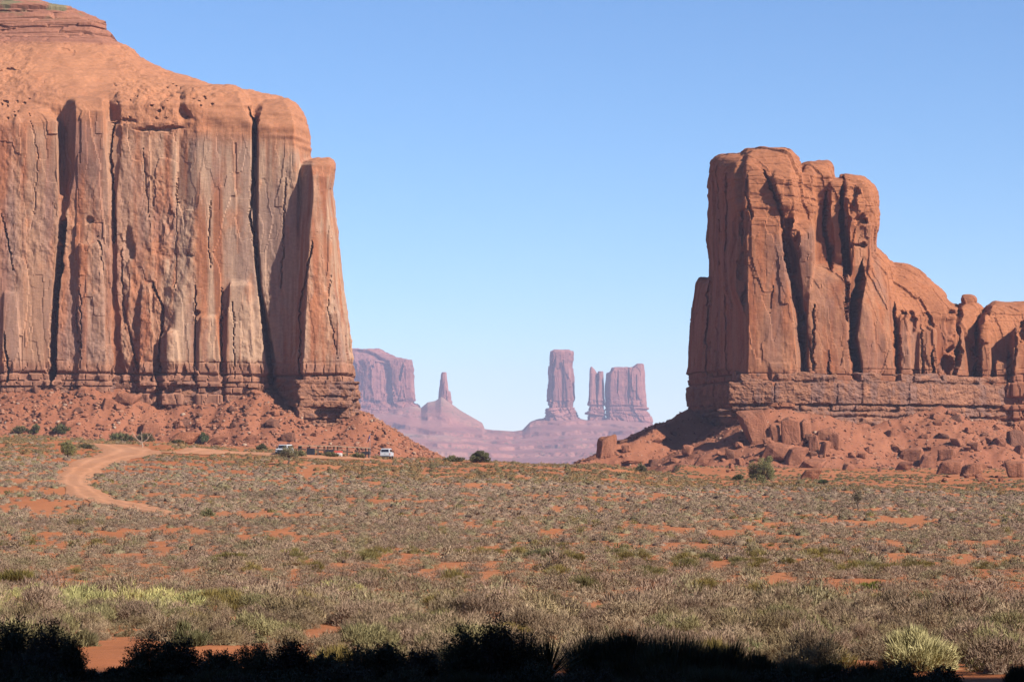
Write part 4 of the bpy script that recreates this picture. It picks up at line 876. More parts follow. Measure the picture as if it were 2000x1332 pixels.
def shaded_shrubs():
    rs = np.random.RandomState(77)
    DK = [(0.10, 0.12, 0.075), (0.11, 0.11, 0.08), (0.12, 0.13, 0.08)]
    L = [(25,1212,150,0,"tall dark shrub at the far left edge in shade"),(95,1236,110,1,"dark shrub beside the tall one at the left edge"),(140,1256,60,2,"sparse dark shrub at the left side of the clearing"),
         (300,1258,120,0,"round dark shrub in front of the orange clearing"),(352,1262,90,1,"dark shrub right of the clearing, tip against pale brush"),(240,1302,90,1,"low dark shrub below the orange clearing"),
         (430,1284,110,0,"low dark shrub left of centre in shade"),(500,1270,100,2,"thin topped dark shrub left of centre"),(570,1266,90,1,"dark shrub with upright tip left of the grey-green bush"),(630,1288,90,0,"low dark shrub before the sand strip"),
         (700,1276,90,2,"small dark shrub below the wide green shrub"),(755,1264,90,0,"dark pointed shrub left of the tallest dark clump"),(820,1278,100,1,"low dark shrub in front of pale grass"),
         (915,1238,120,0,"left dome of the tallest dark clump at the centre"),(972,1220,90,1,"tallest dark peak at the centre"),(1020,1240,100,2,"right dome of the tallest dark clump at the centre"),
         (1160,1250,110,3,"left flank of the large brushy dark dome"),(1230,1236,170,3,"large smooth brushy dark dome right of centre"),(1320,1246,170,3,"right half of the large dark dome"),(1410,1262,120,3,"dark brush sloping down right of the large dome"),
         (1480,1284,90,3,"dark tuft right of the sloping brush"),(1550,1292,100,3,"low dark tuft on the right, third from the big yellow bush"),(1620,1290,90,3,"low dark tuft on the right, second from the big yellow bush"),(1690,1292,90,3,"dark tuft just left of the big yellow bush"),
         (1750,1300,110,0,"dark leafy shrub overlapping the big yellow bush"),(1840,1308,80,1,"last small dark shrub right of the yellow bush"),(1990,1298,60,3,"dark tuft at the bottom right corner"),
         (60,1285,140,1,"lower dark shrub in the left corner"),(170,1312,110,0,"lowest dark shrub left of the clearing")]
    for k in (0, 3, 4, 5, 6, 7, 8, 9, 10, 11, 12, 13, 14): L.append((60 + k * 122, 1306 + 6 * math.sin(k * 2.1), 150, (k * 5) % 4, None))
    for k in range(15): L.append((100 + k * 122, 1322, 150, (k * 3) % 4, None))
    for i, (px, top, wpx, kind, lab) in enumerate(L):
        D = rs.uniform(28.5, 31.5) if lab else rs.uniform(26, 28.5)
        if px > 1880 and not lab: continue
        x = (px - 1000) / F * D; zt = (HZ - (top - (10 if top < 1290 else 0))) / F * D; z = float(G([x], [D])[0]) - .05; H = zt - z; R = wpx / F * D / 2 * 1.1
        if kind == 3:
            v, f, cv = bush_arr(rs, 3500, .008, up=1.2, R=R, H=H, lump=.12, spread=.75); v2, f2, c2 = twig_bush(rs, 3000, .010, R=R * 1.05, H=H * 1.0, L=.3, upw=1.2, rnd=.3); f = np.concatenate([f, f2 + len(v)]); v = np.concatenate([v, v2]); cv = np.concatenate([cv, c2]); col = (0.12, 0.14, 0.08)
        else:
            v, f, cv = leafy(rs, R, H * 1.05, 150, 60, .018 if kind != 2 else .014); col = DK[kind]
            v2, f2, c2 = bush_arr(rs, 300, .02, R=R * .8, H=H * .75, lump=.2)
            f = np.concatenate([f, f2 + len(v)]); v = np.concatenate([v, v2]); cv = np.concatenate([cv, c2])
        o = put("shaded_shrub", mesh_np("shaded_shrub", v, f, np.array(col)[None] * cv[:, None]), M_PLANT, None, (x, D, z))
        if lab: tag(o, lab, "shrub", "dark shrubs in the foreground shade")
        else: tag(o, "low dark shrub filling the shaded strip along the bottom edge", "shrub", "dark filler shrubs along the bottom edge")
    # yucca
    D = 30.5; px = 1068; n = 90; r = np.random.RandomState(5)
    x = (px - 1000) / F * D; z = float(G([x], [D])[0]); H = (HZ - 1238) / F * D - z
    ph = r.uniform(0, 6.28, n); el = r.uniform(.35, 1, n); d = np.stack([np.cos(ph) * np.sqrt(1-el**2), np.sin(ph) * np.sqrt(1-el**2), el], 1)
    tip = d * H * r.uniform(.85, 1.05, n)[:, None] + np.array([0, 0, .08]); w = np.cross(d, [0, 0, 1.]); w /= np.linalg.norm(w, axis=1)[:, None]; w *= .012
    mid = tip * .45; up = np.cross(w, d); up /= np.linalg.norm(up, axis=1)[:, None]; up *= .006
    V = np.stack([-w * .7, w * .7, mid - w, mid + w, tip, mid + up], 1).reshape(-1, 3); V[:, 2] = np.maximum(V[:, 2], 0)
    b = np.arange(n)[:, None] * 6
    Fc = np.concatenate([b + np.array([[0, 1, 3]]), b + np.array([[0, 3, 2]]), b + np.array([[2, 5, 4]]), b + np.array([[5, 3, 4]])])
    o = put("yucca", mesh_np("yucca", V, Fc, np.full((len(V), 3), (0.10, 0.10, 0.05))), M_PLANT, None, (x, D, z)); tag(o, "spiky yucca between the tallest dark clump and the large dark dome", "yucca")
shaded_shrubs()

# ------------------------------------------------------------------ trees
def tube(V, Fq, pts, r0, r1, n=6):
    pts = [np.array(p, float) for p in pts]; m = len(pts); base = len(V)
    for i, p in enumerate(pts):
        t = pts[min(i+1, m-1)] - pts[max(i-1, 0)]; t = t / (np.linalg.norm(t) + 1e-9)
        a = np.cross(t, [.3, .9, .1]); a /= np.linalg.norm(a); b = np.cross(t, a); r = r0 + (r1 - r0) * i / (m - 1)
        for k in range(n): V.append(p + r * (np.cos(2*np.pi*k/n) * a + np.sin(2*np.pi*k/n) * b))
    for i in range(m - 1):
        for k in range(n): j = (k + 1) % n; Fq.append((base+i*n+k, base+i*n+j, base+(i+1)*n+j, base+(i+1)*n+k))
def tree(name, px, py, wpx, hpx, label, trunk_h=.3, col=(0.10, 0.11, 0.05), n=9000, seed=1, D=None, dense=1.0, lean=0., low=.15):
    D = D or D_of(px, py); x = (px - 1000) / F * D; z = float(G([x], [D])[0]) - .1
    R = wpx / F * D / 2; H = hpx / F * D + .1; r = np.random.RandomState(seed)
    root = empty(name, (x, D, z)); tag(root, label, "tree")
    V, Fq = [], []
    fork = np.array([lean * R * .3, 0, H * trunk_h])
    tube(V, Fq, [(0, 0, 0), fork * .5 + r.normal(0, .02, 3) * H, fork], .05 * H, .035 * H)
    cl = []
    nb = 24
    for k in range(nb):
        ph = k * 2.4 + r.uniform(-.4, .4); el = r.uniform(low, 1); ce = math.sqrt(1 - el * el); q = r.uniform(.55, .85)
        e = np.array([math.cos(ph) * ce * R * q + lean * R * .3, math.sin(ph) * ce * R * q, H * trunk_h + (H * (1 - trunk_h)) * el * q])
        tube(V, Fq, [fork, (fork + e) / 2 + r.normal(0, .04, 3) * H, e], .022 * H, .006 * H, 5); cl.append((e, r.uniform(.17, .34)))
    cl.append((np.array([lean * R * .3, 0, H * (trunk_h + (1 - trunk_h) * .45)]), .45))
    put("trunk", mesh_np("trunk", np.array(V), np.array(Fq)), M_BARK, root)
    P = []; cf = []
    for e, s in cl:
        m = int(n / len(cl)); d = r.normal(0, 1, (m, 3)); d /= np.linalg.norm(d, axis=1)[:, None]; rad = r.uniform(.35, 1.05, m) ** .6
        P.append(e + d * rad[:, None] * np.array([R * s, R * s, H * s * .6])); cf.append(np.full(m, r.uniform(.8, 1.25)))
    P = np.concatenate(P); cf = np.concatenate(cf); P[:, 2] = np.clip(P[:, 2], .03 * H, None); n = len(P)
    a = r.normal(0, 1, (n, 3)); a[:, 2] += .5; a /= np.linalg.norm(a, axis=1)[:, None]; b = np.cross(a, r.normal(0, 1, (n, 3))); b /= np.linalg.norm(b, axis=1)[:, None]
    s = max(.05, D * .00025) * r.uniform(.7, 1.5, n)[:, None]
    T = np.stack([P - b * s * .4, P + b * s * .4, P + a * s * 1.5], 1).reshape(-1, 3)
    put("crown", mesh_np("crown", T, np.arange(len(T)).reshape(-1, 3), 1.7 * np.array(col)[None] * np.repeat(cf * r.uniform(.8, 1.2, n), 3)[:, None]), M_PLANT, root)
    return root
tree("juniper_tree", 1490, 943, 62, 66, "tall bushy green juniper below the right butte", .08, (0.155, 0.145, 0.06), 11000, 3, low=.0)
tree("juniper_tree", 937, 903, 46, 27, "round dark green bush-like juniper alone on the rim", .10, (0.13, 0.125, 0.06), 8000, 4, low=.0)
tree("juniper_tree", 132, 895, 36, 36, "small green juniper on the left of the road bend", .25, (0.16, 0.14, 0.055), 5000, 5)
tree("juniper_tree", 397, 868, 27, 27, "small dark green juniper against the left rubble slope", .25, (0.10, 0.115, 0.05), 5000, 6)
tree("small_tree", 562, 907, 44, 40, "small dark tree with bare trunk before the white van", .38, (0.15, 0.125, 0.065), 2600, 7, lean=.4)
def bare_tree(px, py, hpx, label, seed, spread, mat, nbr, leaves=0):
    D = D_of(px, py); x = (px - 1000) / F * D; z = float(G([x], [D])[0]) - .1; H = hpx / F * D; r = np.random.RandomState(seed)
    root = empty("bare_tree", (x, D, z)); tag(root, label, "dead tree")
    V, Fq = [], []; tube(V, Fq, [(0, 0, 0), (.05 * H, 0, .15 * H), (0, 0, .3 * H)], .05 * H, .04 * H)
    put("trunk", mesh_np("trunk", np.array(V), np.array(Fq)), mat, root)
    for k in range(nbr):
        ang = (k / (nbr - 1) - .5) * 2 if nbr > 1 else 0
        V, Fq = [], []; e = np.array([ang * spread * H, r.uniform(-.2, .2) * H, H * r.uniform(.8, 1)])
        mid = np.array([e[0] * .6, e[1] * .5, .3 * H + (e[2] - .3 * H) * .4])
        tube(V, Fq, [(0, 0, .28 * H), mid, e], .032 * H, .008 * H, 5)
        for q in range(3):
            s0 = mid * (1 - q * .3) + e * q * .3; tube(V, Fq, [s0, s0 + np.array([r.uniform(-.2, .2), r.uniform(-.1, .1), r.uniform(.1, .28)]) * H], .014 * H, .004 * H, 4)
        put("branch", mesh_np("branch", np.array(V), np.array(Fq)), mat, root)
    if leaves:
        P = r.normal(0, 1, (leaves, 3)) * np.array([.12, .12, .16]) * H + np.array([0, 0, .72 * H]); a = r.normal(0, .06, (leaves, 3)); b = r.normal(0, .06, (leaves, 3))
        T = np.stack([P, P + a, P + b], 1).reshape(-1, 3)
        put("crown", mesh_np("crown", T, np.arange(len(T)).reshape(-1, 3), np.full((len(T), 3), (.16, .14, .08))), M_PLANT, root)
bare_tree(277, 874, 34, "bleached dead tree with forked bare limbs beside the road", 3, .55, M_DEAD, 3)
bare_tree(1675, 996, 40, "thin scraggly half-bare tree standing in the brush on the right", 4, .18, M_BARK, 3, 500)

# ------------------------------------------------------------------ boulders
def boulder_mesh(seed, flatn=1.0, sub=2, rough=.075):
    r = np.random.RandomState(seed); bm = bmesh.new()
    P = np.array([(a, b, c) for a in (-1, 1) for b in (-1, 1) for c in (-1, 1)], float) * r.uniform(.5, .95, (8, 3)); P = np.concatenate([P, r.normal(0, 1, (5, 3))]); P[8:] /= np.linalg.norm(P[8:], axis=1)[:, None] / .95; P[:, 0] += P[:, 2] * r.uniform(-.35, .35); P *= np.array([1, .85, .8 * flatn])
    for p in P: bm.verts.new(p)
    res = bmesh.ops.convex_hull(bm, input=bm.verts[:])
    bmesh.ops.delete(bm, geom=[g for g in res["geom_interior"] if isinstance(g, bmesh.types.BMVert)], context='VERTS')
    bmesh.ops.subdivide_edges(bm, edges=bm.edges[:], cuts=4, use_grid_fill=True)
    bmesh.ops.triangulate(bm, faces=bm.faces[:])
    for _ in range(1 if seed % 2 else 2): bmesh.ops.smooth_vert(bm, verts=bm.verts[:], factor=.45, use_axis_x=True, use_axis_y=True, use_axis_z=True)
    me = bpy.data.meshes.new("boulder"); bm.to_mesh(me); bm.free()
    V = mco(me); N = mno(me); n = (fbm(V[:, 0] * 1.6 + seed, V[:, 1] * 1.6, V[:, 2] * 1.6, 9, 4) - .5) * 4 * rough
    V = V + N * n[:, None]; V /= np.abs(V).max(0)[None]; V *= .5
    me.vertices.foreach_set("co", V.astype(np.float32).ravel()); me.update()
    c = lerp3((0.33, 0.12, 0.066), (0.50, 0.21, 0.12), fbm(V[:, 0] * 5 + seed, V[:, 1] * 5, V[:, 2] * 5, 3, 3)); set_col(me, c); me.materials.append(M_BOULDER)
    return me
BM = [boulder_mesh(s, f, 3) for s, f in ((1, 1), (2, .8), (3, 1.1), (4, .7), (5, 1), (6, .6), (7, .9), (8, 1.1))]
BMD = []
for b in BM[:4]:
    c = b.copy(); a = c.color_attributes["Col"]; arr = np.empty(len(c.vertices) * 4, np.float32); a.data.foreach_get("color", arr); arr = arr.reshape(-1, 4); arr[:, :3] *= (.62, .68, .76); a.data.foreach_set("color", arr.ravel()); BMD.append(c)
BR = np.random.RandomState(99)
def boulder(px, py, wpx, hpx, label, group=None, k=None, tilt=.2, dark=False, rz=None, D=None, name="boulder"):
    """py is the foot of the boulder in the photo"""
    D = D or D_of(px, py, 300, 760); x = (px - 1000) / F * D; z = float(G([x], [D])[0])
    w = wpx / F * D; h = hpx / F * D
    me = (BMD if dark else BM)[k if k is not None else BR.randint(4 if dark else 8)]
    o = bpy.data.objects.new(name, me); COL.objects.link(o); dp = w * BR.uniform(.7, 1.1)
    o.scale = (w * 1.05, dp, h * 1.25); o.location = (x, D + dp * .3, z + h * .42)
    o.rotation_euler = (BR.uniform(-tilt, tilt), BR.uniform(-tilt, tilt), BR.uniform(0, 6.28) if rz is None else rz)
    if rz is None: o.scale = (w, w * .95, h * 1.25)
    return tag(o, label, "boulder", group)
for a in [
 (1476,866,58,66,"giant upright block at the shaded corner of the right butte",0),(1185,890,44,37,"lone tall orange boulder on the left end of the right slope",7),(1512,864,26,34,"narrow block right of the giant upright block",4),
 (1545,868,38,48,"tall split boulder behind the tall juniper pile",2),(1572,856,24,36,"leaning boulder right of the tall split one",5),(1520,900,60,36,"broad boulder under the giant upright block",3),(1555,906,44,34,"big rounded boulder right of the broad one",1),
 (1590,880,22,30,"flat-faced boulder in the middle of the corner pile",4),(1612,860,40,24,"long slanted slab high on the corner pile",3),(1632,878,24,32,"tilted boulder at the right of the corner pile",6),(1612,892,20,30,"upright block below the slanted slab",0),
 (1582,868,18,20,"grey varnished block in the corner pile",-1),(1585,936,40,22,"boulder with a dark shaded face at the meadow edge",1),(1590,914,50,18,"low pale boulder above the dark-faced one",3),(1658,918,24,14,"small wedge boulder alone below the middle of the right cliff",3),
 (1685,896,18,14,"small round boulder on open red soil right of the corner pile",1),(1718,921,8,8,"tiny dark boulder alone on the right flats",-2),(1768,918,36,18,"low rounded boulder at the left foot of the right pile",1),(1858,926,52,30,"large boulder with shaded left side in the right pile",3),
 (1902,930,46,26,"smooth oval boulder at the front of the right pile",1),(1813,912,36,24,"rounded boulder in the middle of the right pile",7),(1780,900,50,24,"sloping slab at the upper left of the right pile",5),(1758,884,26,14,"pointed boulder left of the right pile",3),
 (1850,898,36,20,"squarish boulder high in the right pile",6),(1905,880,30,16,"flat boulder above the right pile",5),(1842,858,28,12,"dark undercut boulder near the cone top",-1),(1870,872,24,18,"small boulder on the cone below the right cliff",0),
 (1808,858,16,10,"little block on the cone below the right cliff",2),(1985,932,44,32,"large boulder cut by the right edge",0),(1985,872,34,30,"dark cracked boulder near the right edge",-3),(1955,870,22,16,"small boulder beside the dark cracked one",4),
 (1425,898,22,20,"boulder with a shaded hollow left of the juniper",-1),(1445,908,18,14,"small boulder between the hollow boulder and the juniper",4),(1372,910,34,16,"low boulder group end at left of the juniper",1),(1345,888,28,18,"rough boulder on the bare slope under the shadow",5),
 (1318,903,22,10,"small flat boulder on the bare slope",3),(1235,906,44,5,"long thin slab lying at the left slope foot",6),(1275,910,18,14,"dark slab leaning beside the small dark green shrub",-2),(1215,866,22,8,"dark ledge block on the slope skyline",-4),
 (1200,888,14,8,"small block beside the lone tall boulder",1),(1180,896,12,7,"tiny block in front of the lone tall boulder",2),
 (246,790,50,24,"large pale slab high on the left slope",3),(208,800,22,22,"pale angular block left of the large pale slab",0),(82,762,18,18,"dark block under the left cliff crack",-1),(68,768,14,16,"small dark block beside another under the cliff",-2),
 (240,758,34,20,"dark slanted block against the left cliff foot",-3),(358,836,32,18,"brown square block with pale side on the left slope",-4),(358,866,56,24,"wide pale boulder at the left slope foot",1),(290,852,40,26,"pale slanted slab at the left slope foot",5),
 (425,868,40,16,"rounded boulder right of the small roadside juniper",1),(490,866,34,16,"low boulder at the left slope foot above the lot",7),(532,832,28,12,"purple dark slab on the slope above the white van",-1),(562,862,26,16,"dark slab just above the white van",-3),
 (482,800,14,10,"small dark block mid slope",-2),(130,842,30,22,"pale slab behind the green shrubs at left",3),(160,770,20,10,"flat slab near the cliff foot at left",5),(535,812,18,10,"block by the edge of the ledges",2),(740,860,12,8,"block high on the right flank of the left slope",1),
 (752,876,16,9,"rounded block on slope above the pickup",4)]:
    k = a[5]; dk = k < 0
    boulder(*a[:4], a[4], None, k=(-k - 1) if dk else k, dark=dk, rz=BR.uniform(-.5, .5) if a[2] > 30 else None, tilt=.15)
# more boulders: two crowds
def crowd(n, pxr, pyr, wr, label, group, seed, reject):
    r = np.random.RandomState(seed); m = 0; tries = 0
    while m < n and tries < n * 30:
        tries += 1
        px, py = r.uniform(*pxr), r.uniform(*pyr)
        if reject(px, py, r): continue
        w = wr[0] + (wr[1] - wr[0]) * r.rand() ** 2.2
        boulder(px, py, w, w * r.uniform(.35, .8), label, group, dark=r.rand() < .28, tilt=.6); m += 1
crowd(112, (-10, 800), (752, 884), (6, 19), "red rock fragment on the rubble slope below the left butte", "rock fragments below the left butte", 5,
      lambda px, py, r: py < np.interp(px, [0, 200, 300, 430, 510, 560, 640, 700, 760, 830], [748, 752, 782, 772, 757, 795, 845, 812, 850, 888]) or (px > 560 and r.rand() < .6) or py > np.interp(px, [0, 300, 500, 840], [848, 862, 878, 888]))
crowd(120, (1190, 2010), (806, 944), (6, 21), "red rock fragment on the rubble slope below the right butte", "rock fragments below the right butte", 6,
      lambda px, py, r: py < np.interp(px, [1190, 1340, 1445, 1500, 1640, 1700, 1830, 1990], [880, 830, 866, 812, 840, 850, 800, 850]) or py > np.interp(px, [1190, 1400, 2000], [905, 925, 948]) or (px < 1420 and r.rand() < .65) or (1640 < px < 1740 and r.rand() < .7))
def rubble(n, region, wr, seed, name):
    r = np.random.RandomState(seed); vs = []
    for s in range(8):
        bm = bmesh.new(); P = r.uniform(-1, 1, (9, 3))
        for p in P: bm.verts.new(p * np.array([.5, .45, .4]))
        res = bmesh.ops.convex_hull(bm, input=bm.verts[:]); bmesh.ops.delete(bm, geom=[g for g in res["geom_interior"] if isinstance(g, bmesh.types.BMVert)], context='VERTS')
        bm.verts.index_update(); V = np.array([v.co[:] for v in bm.verts]); Fc = np.array([[v.index for v in f.verts] for f in bm.faces]); bm.free(); vs.append((V, Fc, np.ones(len(V))))
    x, y = region(r, n); tal = talus_amount(x, y) - G(x, y)
    m = (tal > -2.2); x, y = x[m], y[m]
    w = wr[0] + (wr[1] - wr[0]) * r.rand(len(x)) ** 3
    t = lerp3((0.33, 0.125, 0.075), (0.56, 0.27, 0.165), r.rand(len(x)));
    pale = r.rand(len(x)) < .035; t[pale] = (0.62, 0.42, 0.30); dk = r.rand(len(x)) < .12; t[dk] *= (.6, .62, .7)
    v, f, c = scatter(vs, x, y, w, w, t, seed + 1)
    o = put(name, mesh_np(name, v, f, c), M_BOULDER); tag(o, kind="stuff")
def reg(px0, px1, d0, d1):
    def fn(r, n):
        D = r.uniform(d0, d1, n); px = r.uniform(px0, px1, n); return (px - 1000) / F * D, D
    return fn
rubble(22000, reg(-120, 880, 575, 665), (.18, 1.6), 71, "left_rubble")
rubble(20000, reg(1100, 2120, 590, 720), (.18, 1.25), 73, "right_rubble")
def apron():
    r = np.random.RandomState(75); n = 2600; D = r.uniform(400, 640, n); px = r.uniform(1180, 2120, n); x = (px - 1000) / F * D
    v = [twig_bush(r, 40, .09, H=.4, L=.5) for _ in range(4)]; t = RUST[r.randint(0, 4, n)] * r.uniform(.7, 1.1, n)[:, None] * np.array((.8, .95, .9))
    m = (fbm(x / 10, D / 25, 0, 76, 2) > .45) & (talus_amount(x, D) - G(x, D) < -1.0); s = r.uniform(.5, 1.1, n)
    V, Fc, C = scatter(v, x[m], D[m], s[m], s[m], t[m], 77)
    o = put("sparse_scrub", mesh_np("sparse_scrub", V, Fc, C), M_PLANT_S); tag(o, kind="stuff")
apron()

# ------------------------------------------------------------------ vehicles, stand, flag
M_WHITE = flat("white_paint", (0.56, 0.57, 0.60), 0.3, spec=.5, namp=.05); M_GLASS = flat("tinted_glass", (0.02, 0.022, 0.03), 0.08, spec=.6, namp=.05)
M_TYRE = flat("tyre_rubber", (0.02, 0.02, 0.02), 0.9); M_RIM = flat("steel_rim", (0.45, 0.45, 0.46), 0.35, .8); M_CHROME = flat("bumper_chrome", (0.5, 0.5, 0.52), 0.25, .9)
M_RED = flat("tail_lamp_red", (0.45, 0.02, 0.02), 0.3); M_TRIM = flat("black_trim", (0.03, 0.03, 0.03), 0.6)
def box(bm, x0, x1, y0, y1, z0, z1, tx=0, ty=0):
    """box; top inset by tx, ty"""
    v = [bm.verts.new(p) for p in ((x0,y0,z0),(x1,y0,z0),(x1,y1,z0),(x0,y1,z0),(x0+tx,y0+ty,z1),(x1-tx,y0+ty,z1),(x1-tx,y1-ty,z1),(x0+tx,y1-ty,z1))]
    for f in ((3,2,1,0),(4,5,6,7),(0,1,5,4),(1,2,6,5),(2,3,7,6),(3,0,4,7)): bm.faces.new([v[i] for i in f])
def part(name, fn, mat, parent, bevel=0):
    bm = bmesh.new(); fn(bm)
    if bevel: bmesh.ops.bevel(bm, geom=bm.edges[:], offset=bevel, segments=2, affect='EDGES')
    me = bpy.data.meshes.new(name); bm.to_mesh(me); bm.free(); return put(name, me, mat, parent)
def cyl(bm, c, r, w, axis='X', n=20):
    R = Matrix.Rotation(math.pi/2, 4, 'Y') if axis == 'X' else Matrix.Identity(4)
    bmesh.ops.create_cone(bm, cap_ends=True, segments=n, radius1=r, radius2=r, depth=w, matrix=Matrix.Translation(c) @ R)
def wheels(root, W2, ys, r=.38):
    for sx in (-1, 1):
        for y in ys:
            w = empty("wheel", (sx * (W2 - .14), y, r)); w.parent = root
            part("tyre", lambda bm: cyl(bm, (0, 0, 0), r, .25), M_TYRE, w, .03); part("rim", lambda bm: cyl(bm, (sx * .02, 0, 0), r * .6, .26, n=14), M_RIM, w)
def pickup(px, py, rz, label, van=False):
    D = D_of(px, py, 300, 430); x = (px - 1000) / F * D; z = float(G([x], [D])[0])
    root = empty("van" if van else "pickup_truck", (x, D, z), rz); tag(root, label, "van" if van else "pickup truck")
    # +Y is forward; rear at y=-2.7
    Lr, Lf, h = (-2.7, 2.7, 1.02)
    part("body", lambda bm: (box(bm, -.98, .98, Lr, Lf, .48, h + .06, .04, .03), box(bm, -.96, .96, 1.3, 2.6, 1.0, 1.16, .06, .12)), M_WHITE, root, .05)
    y0 = -2.5
    part("cab", lambda bm: box(bm, -.90, .90, y0, 1.45, h + .03, 1.86, .17, .22), M_WHITE, root, .06)
    def rw(bm):
        v = [bm.verts.new(p) for p in ((-.70, y0 + .03, 1.22), (.70, y0 + .03, 1.22), (.64, y0 + .165, 1.72), (-.64, y0 + .165, 1.72), (-.70, y0 + .12, 1.22), (.70, y0 + .12, 1.22), (.64, y0 + .25, 1.72), (-.64, y0 + .25, 1.72))]
        for f in ((0,1,2,3),(7,6,5,4),(0,4,5,1),(3,2,6,7),(0,3,7,4),(1,5,6,2)): bm.faces.new([v[i] for i in f])
    part("rear_window", rw, M_GLASS, root)
    for sx in (-1, 1):
        part("side_window", lambda bm: box(bm, *sorted((sx * .84, sx * .91)), -2.0, -.3, 1.26, 1.68), M_GLASS, root).rotation_euler = (0, 0, 0)
        part("side_window", lambda bm: box(bm, *sorted((sx * .84, sx * .91)), -.2, 1.1, 1.26, 1.66), M_GLASS, root)
        part("mirror", lambda bm: box(bm, *sorted((sx * .95, sx * 1.22)), .95, 1.1, 1.18, 1.42), M_TRIM, root, .03)
        part("tail_lamp", lambda bm: box(bm, *sorted((sx * .86, sx * .975)), Lr - .03, Lr + .1, .72, 1.04), M_RED, root, .01)
        part("headlight", lambda bm: box(bm, *sorted((sx * .62, sx * .93)), Lf - .1, Lf + .02, .78, .98), M_CHROME, root, .01)
    part("windscreen", lambda bm: box(bm, -.72, .72, 1.2, 1.42, 1.2, 1.74, .05, .10), M_GLASS, root).rotation_euler = (0, 0, 0)
    tg = part("tailgate", lambda bm: box(bm, -.84, .84, Lr - .025, Lr + .08, .62, 1.06), M_WHITE, root, .02)
    part("handle", lambda bm: box(bm, -.12, .12, Lr - .05, Lr, .90, .96), M_TRIM, tg)
    part("bumper", lambda bm: box(bm, -.92, .92, Lr - .18, Lr + .05, .42, .60), M_CHROME, root, .03)
    part("front_bumper", lambda bm: box(bm, -.94, .94, Lf - .05, Lf + .14, .42, .64), M_TRIM, root, .03)
    part("grille", lambda bm: box(bm, -.58, .58, Lf - .05, Lf + .03, .68, .96), M_TRIM, root)
    wheels(root, .98, (-1.6, 1.75)); root.scale = (.9, .9, .9); return root
pickup(755, 896, math.radians(-4), "white pickup with covered bed seen from behind, right of the flagpole")
pickup(556, 889, math.radians(170), "white van half hidden behind the small dark tree", True)
M_POST = flat("weathered_post", (0.10, 0.065, 0.05), 0.9, nscale=8, namp=.3); M_RAIL = flat("pale_rail", (0.42, 0.30, 0.20), 0.85, nscale=8, namp=.3)
M_CLOTH = flat("dark_cloth", (0.018, 0.02, 0.032), 0.9, namp=.3); M_PINK = flat("red_cloth", (0.62, 0.10, 0.07), 0.8); M_WCLOTH = flat("white_cloth", (0.75, 0.70, 0.66), 0.8)
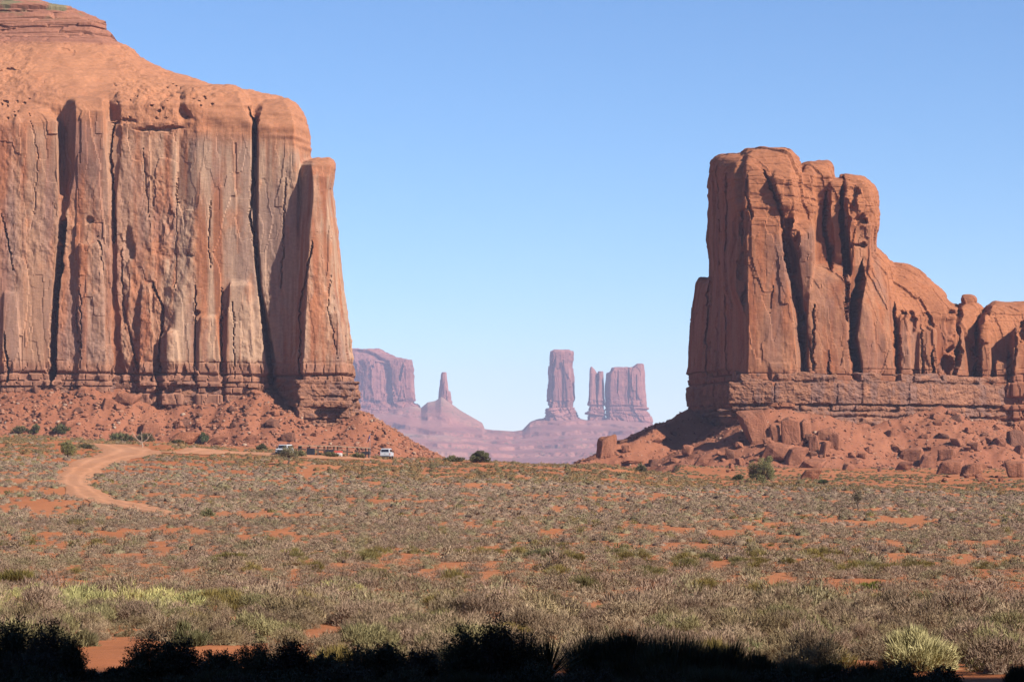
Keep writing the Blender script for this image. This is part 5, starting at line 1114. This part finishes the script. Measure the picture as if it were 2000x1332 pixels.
def stand():
    D = 404.0; s = D / F
    X = lambda px: (px - 1000) * s
    def zg(px, d=D): return float(G([X(px)], [d])[0])
    Z = lambda py: (HZ - py) * s
    root = empty("vendor_stand", (X(650), D, zg(650))); tag(root, "long low vendor stand of dark posts and pale roof rail beside the pickup", "vendor stand")
    o = np.array(root.location)
    def bar(bm, pxa, pya, pxb, pyb, th, dy=0., tk=.12):
        a = (X(pxa) - o[0], Z(pya) - o[2]); b = (X(pxb) - o[0], Z(pyb) - o[2])
        v = [bm.verts.new(p) for p in ((a[0],dy,a[1]-th),(b[0],dy,b[1]-th),(b[0],dy,b[1]),(a[0],dy,a[1]),(a[0],dy+tk,a[1]-th),(b[0],dy+tk,b[1]-th),(b[0],dy+tk,b[1]),(a[0],dy+tk,a[1]))]
        for f in ((0,1,2,3),(7,6,5,4),(0,4,5,1),(3,2,6,7),(0,3,7,4),(1,5,6,2)): bm.faces.new([v[i] for i in f])
    part("roof", lambda bm: (bar(bm, 582, 869.6, 650, 870.4, .11, -.2, 2.6), bar(bm, 650, 870.4, 722, 874.2, .11, -.2, 2.6)), M_RAIL, root)
    part("rail", lambda bm: (bar(bm, 583, 874.3, 598, 876.4, .24), bar(bm, 616, 876.4, 634, 878, .22), bar(bm, 653, 878.4, 671, 880.8, .22), bar(bm, 672, 880.2, 690, 881.8, .22), bar(bm, 692, 880.8, 708, 882.4, .22)), M_POST, root)
    for px in (583.5, 588, 604.5, 621, 633, 640, 652, 659, 678, 698, 714, 720):
        def f(bm, px=px):
            t = np.interp(px, [582, 650, 722], [870, 870.6, 874.4]); cx = X(px) - o[0]; box(bm, cx - .11, cx + .11, 0.02, .22, zg(px) - o[2] - .1, Z(t) - o[2])
        part("post", f, M_POST, root)
    for (a, b, t, bt) in ((599, 615, 875.5, 890), (635, 652, 877.8, 888), (707, 724, 881.6, 887.5)):
        ob = part("cloth_panel", lambda bm: box(bm, X(a) - o[0], X(b) - o[0], -.08, -.02, Z(bt) - o[2], Z(t) - o[2]), M_CLOTH, root)
    part("end_panel", lambda bm: box(bm, X(583) - o[0], X(588) - o[0], -.05, -.01, Z(876) - o[2], Z(871) - o[2]), M_CLOTH, root)
    for i, px in enumerate((602, 610, 638, 649, 709, 720)):
        part("table_leg", lambda bm: box(bm, X(px) - o[0] - .05, X(px) - o[0] + .05, .2, .3, zg(px) - o[2] - .1, Z(886) - o[2]), M_POST, root)
    part("table_top", lambda bm: box(bm, X(599) - o[0], X(615) - o[0], 0.2, 1.1, Z(886) - o[2], Z(885.3) - o[2]), M_POST, root)
    r2 = empty("draped_table", (X(661), D - 1.5, zg(661, D - 1.5))); tag(r2, "low table draped with red and white cloth between the dark panels", "table"); o2 = np.array(r2.location)
    part("red_cover", lambda bm: box(bm, X(653) - o2[0], X(670) - o2[0], -.5, .5, .62, 1.0), M_PINK, r2, .04)
    part("white_skirt", lambda bm: box(bm, X(653.5) - o2[0], X(669.5) - o2[0], -.53, .45, .05, .66), M_WCLOTH, r2, .03)
    # flagpole
    zf = zg(724, D - 2); fr = empty("flagpole", (X(724), D - 2, zf)); tag(fr, "thin flagpole with striped flag hanging limp left of the pickup", "flagpole")
    top = Z(849) - zf
    part("pole", lambda bm: cyl(bm, (0, 0, top / 2), .035, top, 'Z', 10), M_RIM, fr)
    part("finial", lambda bm: bmesh.ops.create_uvsphere(bm, u_segments=10, v_segments=6, radius=.08, matrix=Matrix.Translation((0, 0, top + .05))), M_RIM, fr)
    fl = empty("flag", (0, 0, 0)); fl.parent = fr
    bands = {"red_stripes": (M_PINK, []), "white_stripes": (M_WCLOTH, []), "blue_canton": (flat("flag_blue", (.05, .06, .25), .8), [])}
    # limp cloth: stripes run steeply down, folded
    nu, nv = 26, 26
    def P(u, v):
        xx = -.06 - u * .50 * (.55 + .45 * v) + .06 * math.sin(u * 14) * v; yy = .11 * math.sin(u * 19 + v * 2); zz = top - .12 - v * .85 - u * .36
        return (xx, yy, zz)
    for nm, (mt, _) in bands.items():
        bm = bmesh.new()
        for i in range(nu):
            for j in range(nv):
                canton = (i / nu < .42 and j / nv < .54); red = (int(j / 2) % 2 == 0)
                want = "blue_canton" if canton else ("red_stripes" if red else "white_stripes")
                if want != nm: continue
                q = [P(i / nu, j / nv), P((i+1) / nu, j / nv), P((i+1) / nu, (j+1) / nv), P(i / nu, (j+1) / nv)]
                fr_ = [bm.verts.new(p) for p in q]; bm.faces.new(fr_)
        bmesh.ops.remove_doubles(bm, verts=bm.verts[:], dist=.0005)
        me = bpy.data.meshes.new(nm); bm.to_mesh(me); bm.free(); o_ = put(nm, me, mt, fl)
        sm = o_.modifiers.new("thick", 'SOLIDIFY'); sm.thickness = .01
stand()

# ------------------------------------------------------------------ haze
def haze():
    bm = bmesh.new(); box(bm, -4600, 4600, -460, 9300, -66, 250)
    me = bpy.data.meshes.new("haze"); bm.to_mesh(me); bm.free()
    m = bpy.data.materials.new("haze_air"); m.use_nodes = True; nt = m.node_tree; nt.nodes.remove(nt.nodes["Principled BSDF"])
    v = nt.nodes.new("ShaderNodeVolumePrincipled"); v.inputs["Color"].default_value = (0.66, 0.69, 1.0, 1); v.inputs["Density"].default_value = 0.000064; v.inputs["Anisotropy"].default_value = 0.0
    nt.links.new(v.outputs[0], nt.nodes["Material Output"].inputs["Volume"])
    o = put("haze", me, m); tag(o, kind="stuff"); o.display_type = 'BOUNDS'
haze()
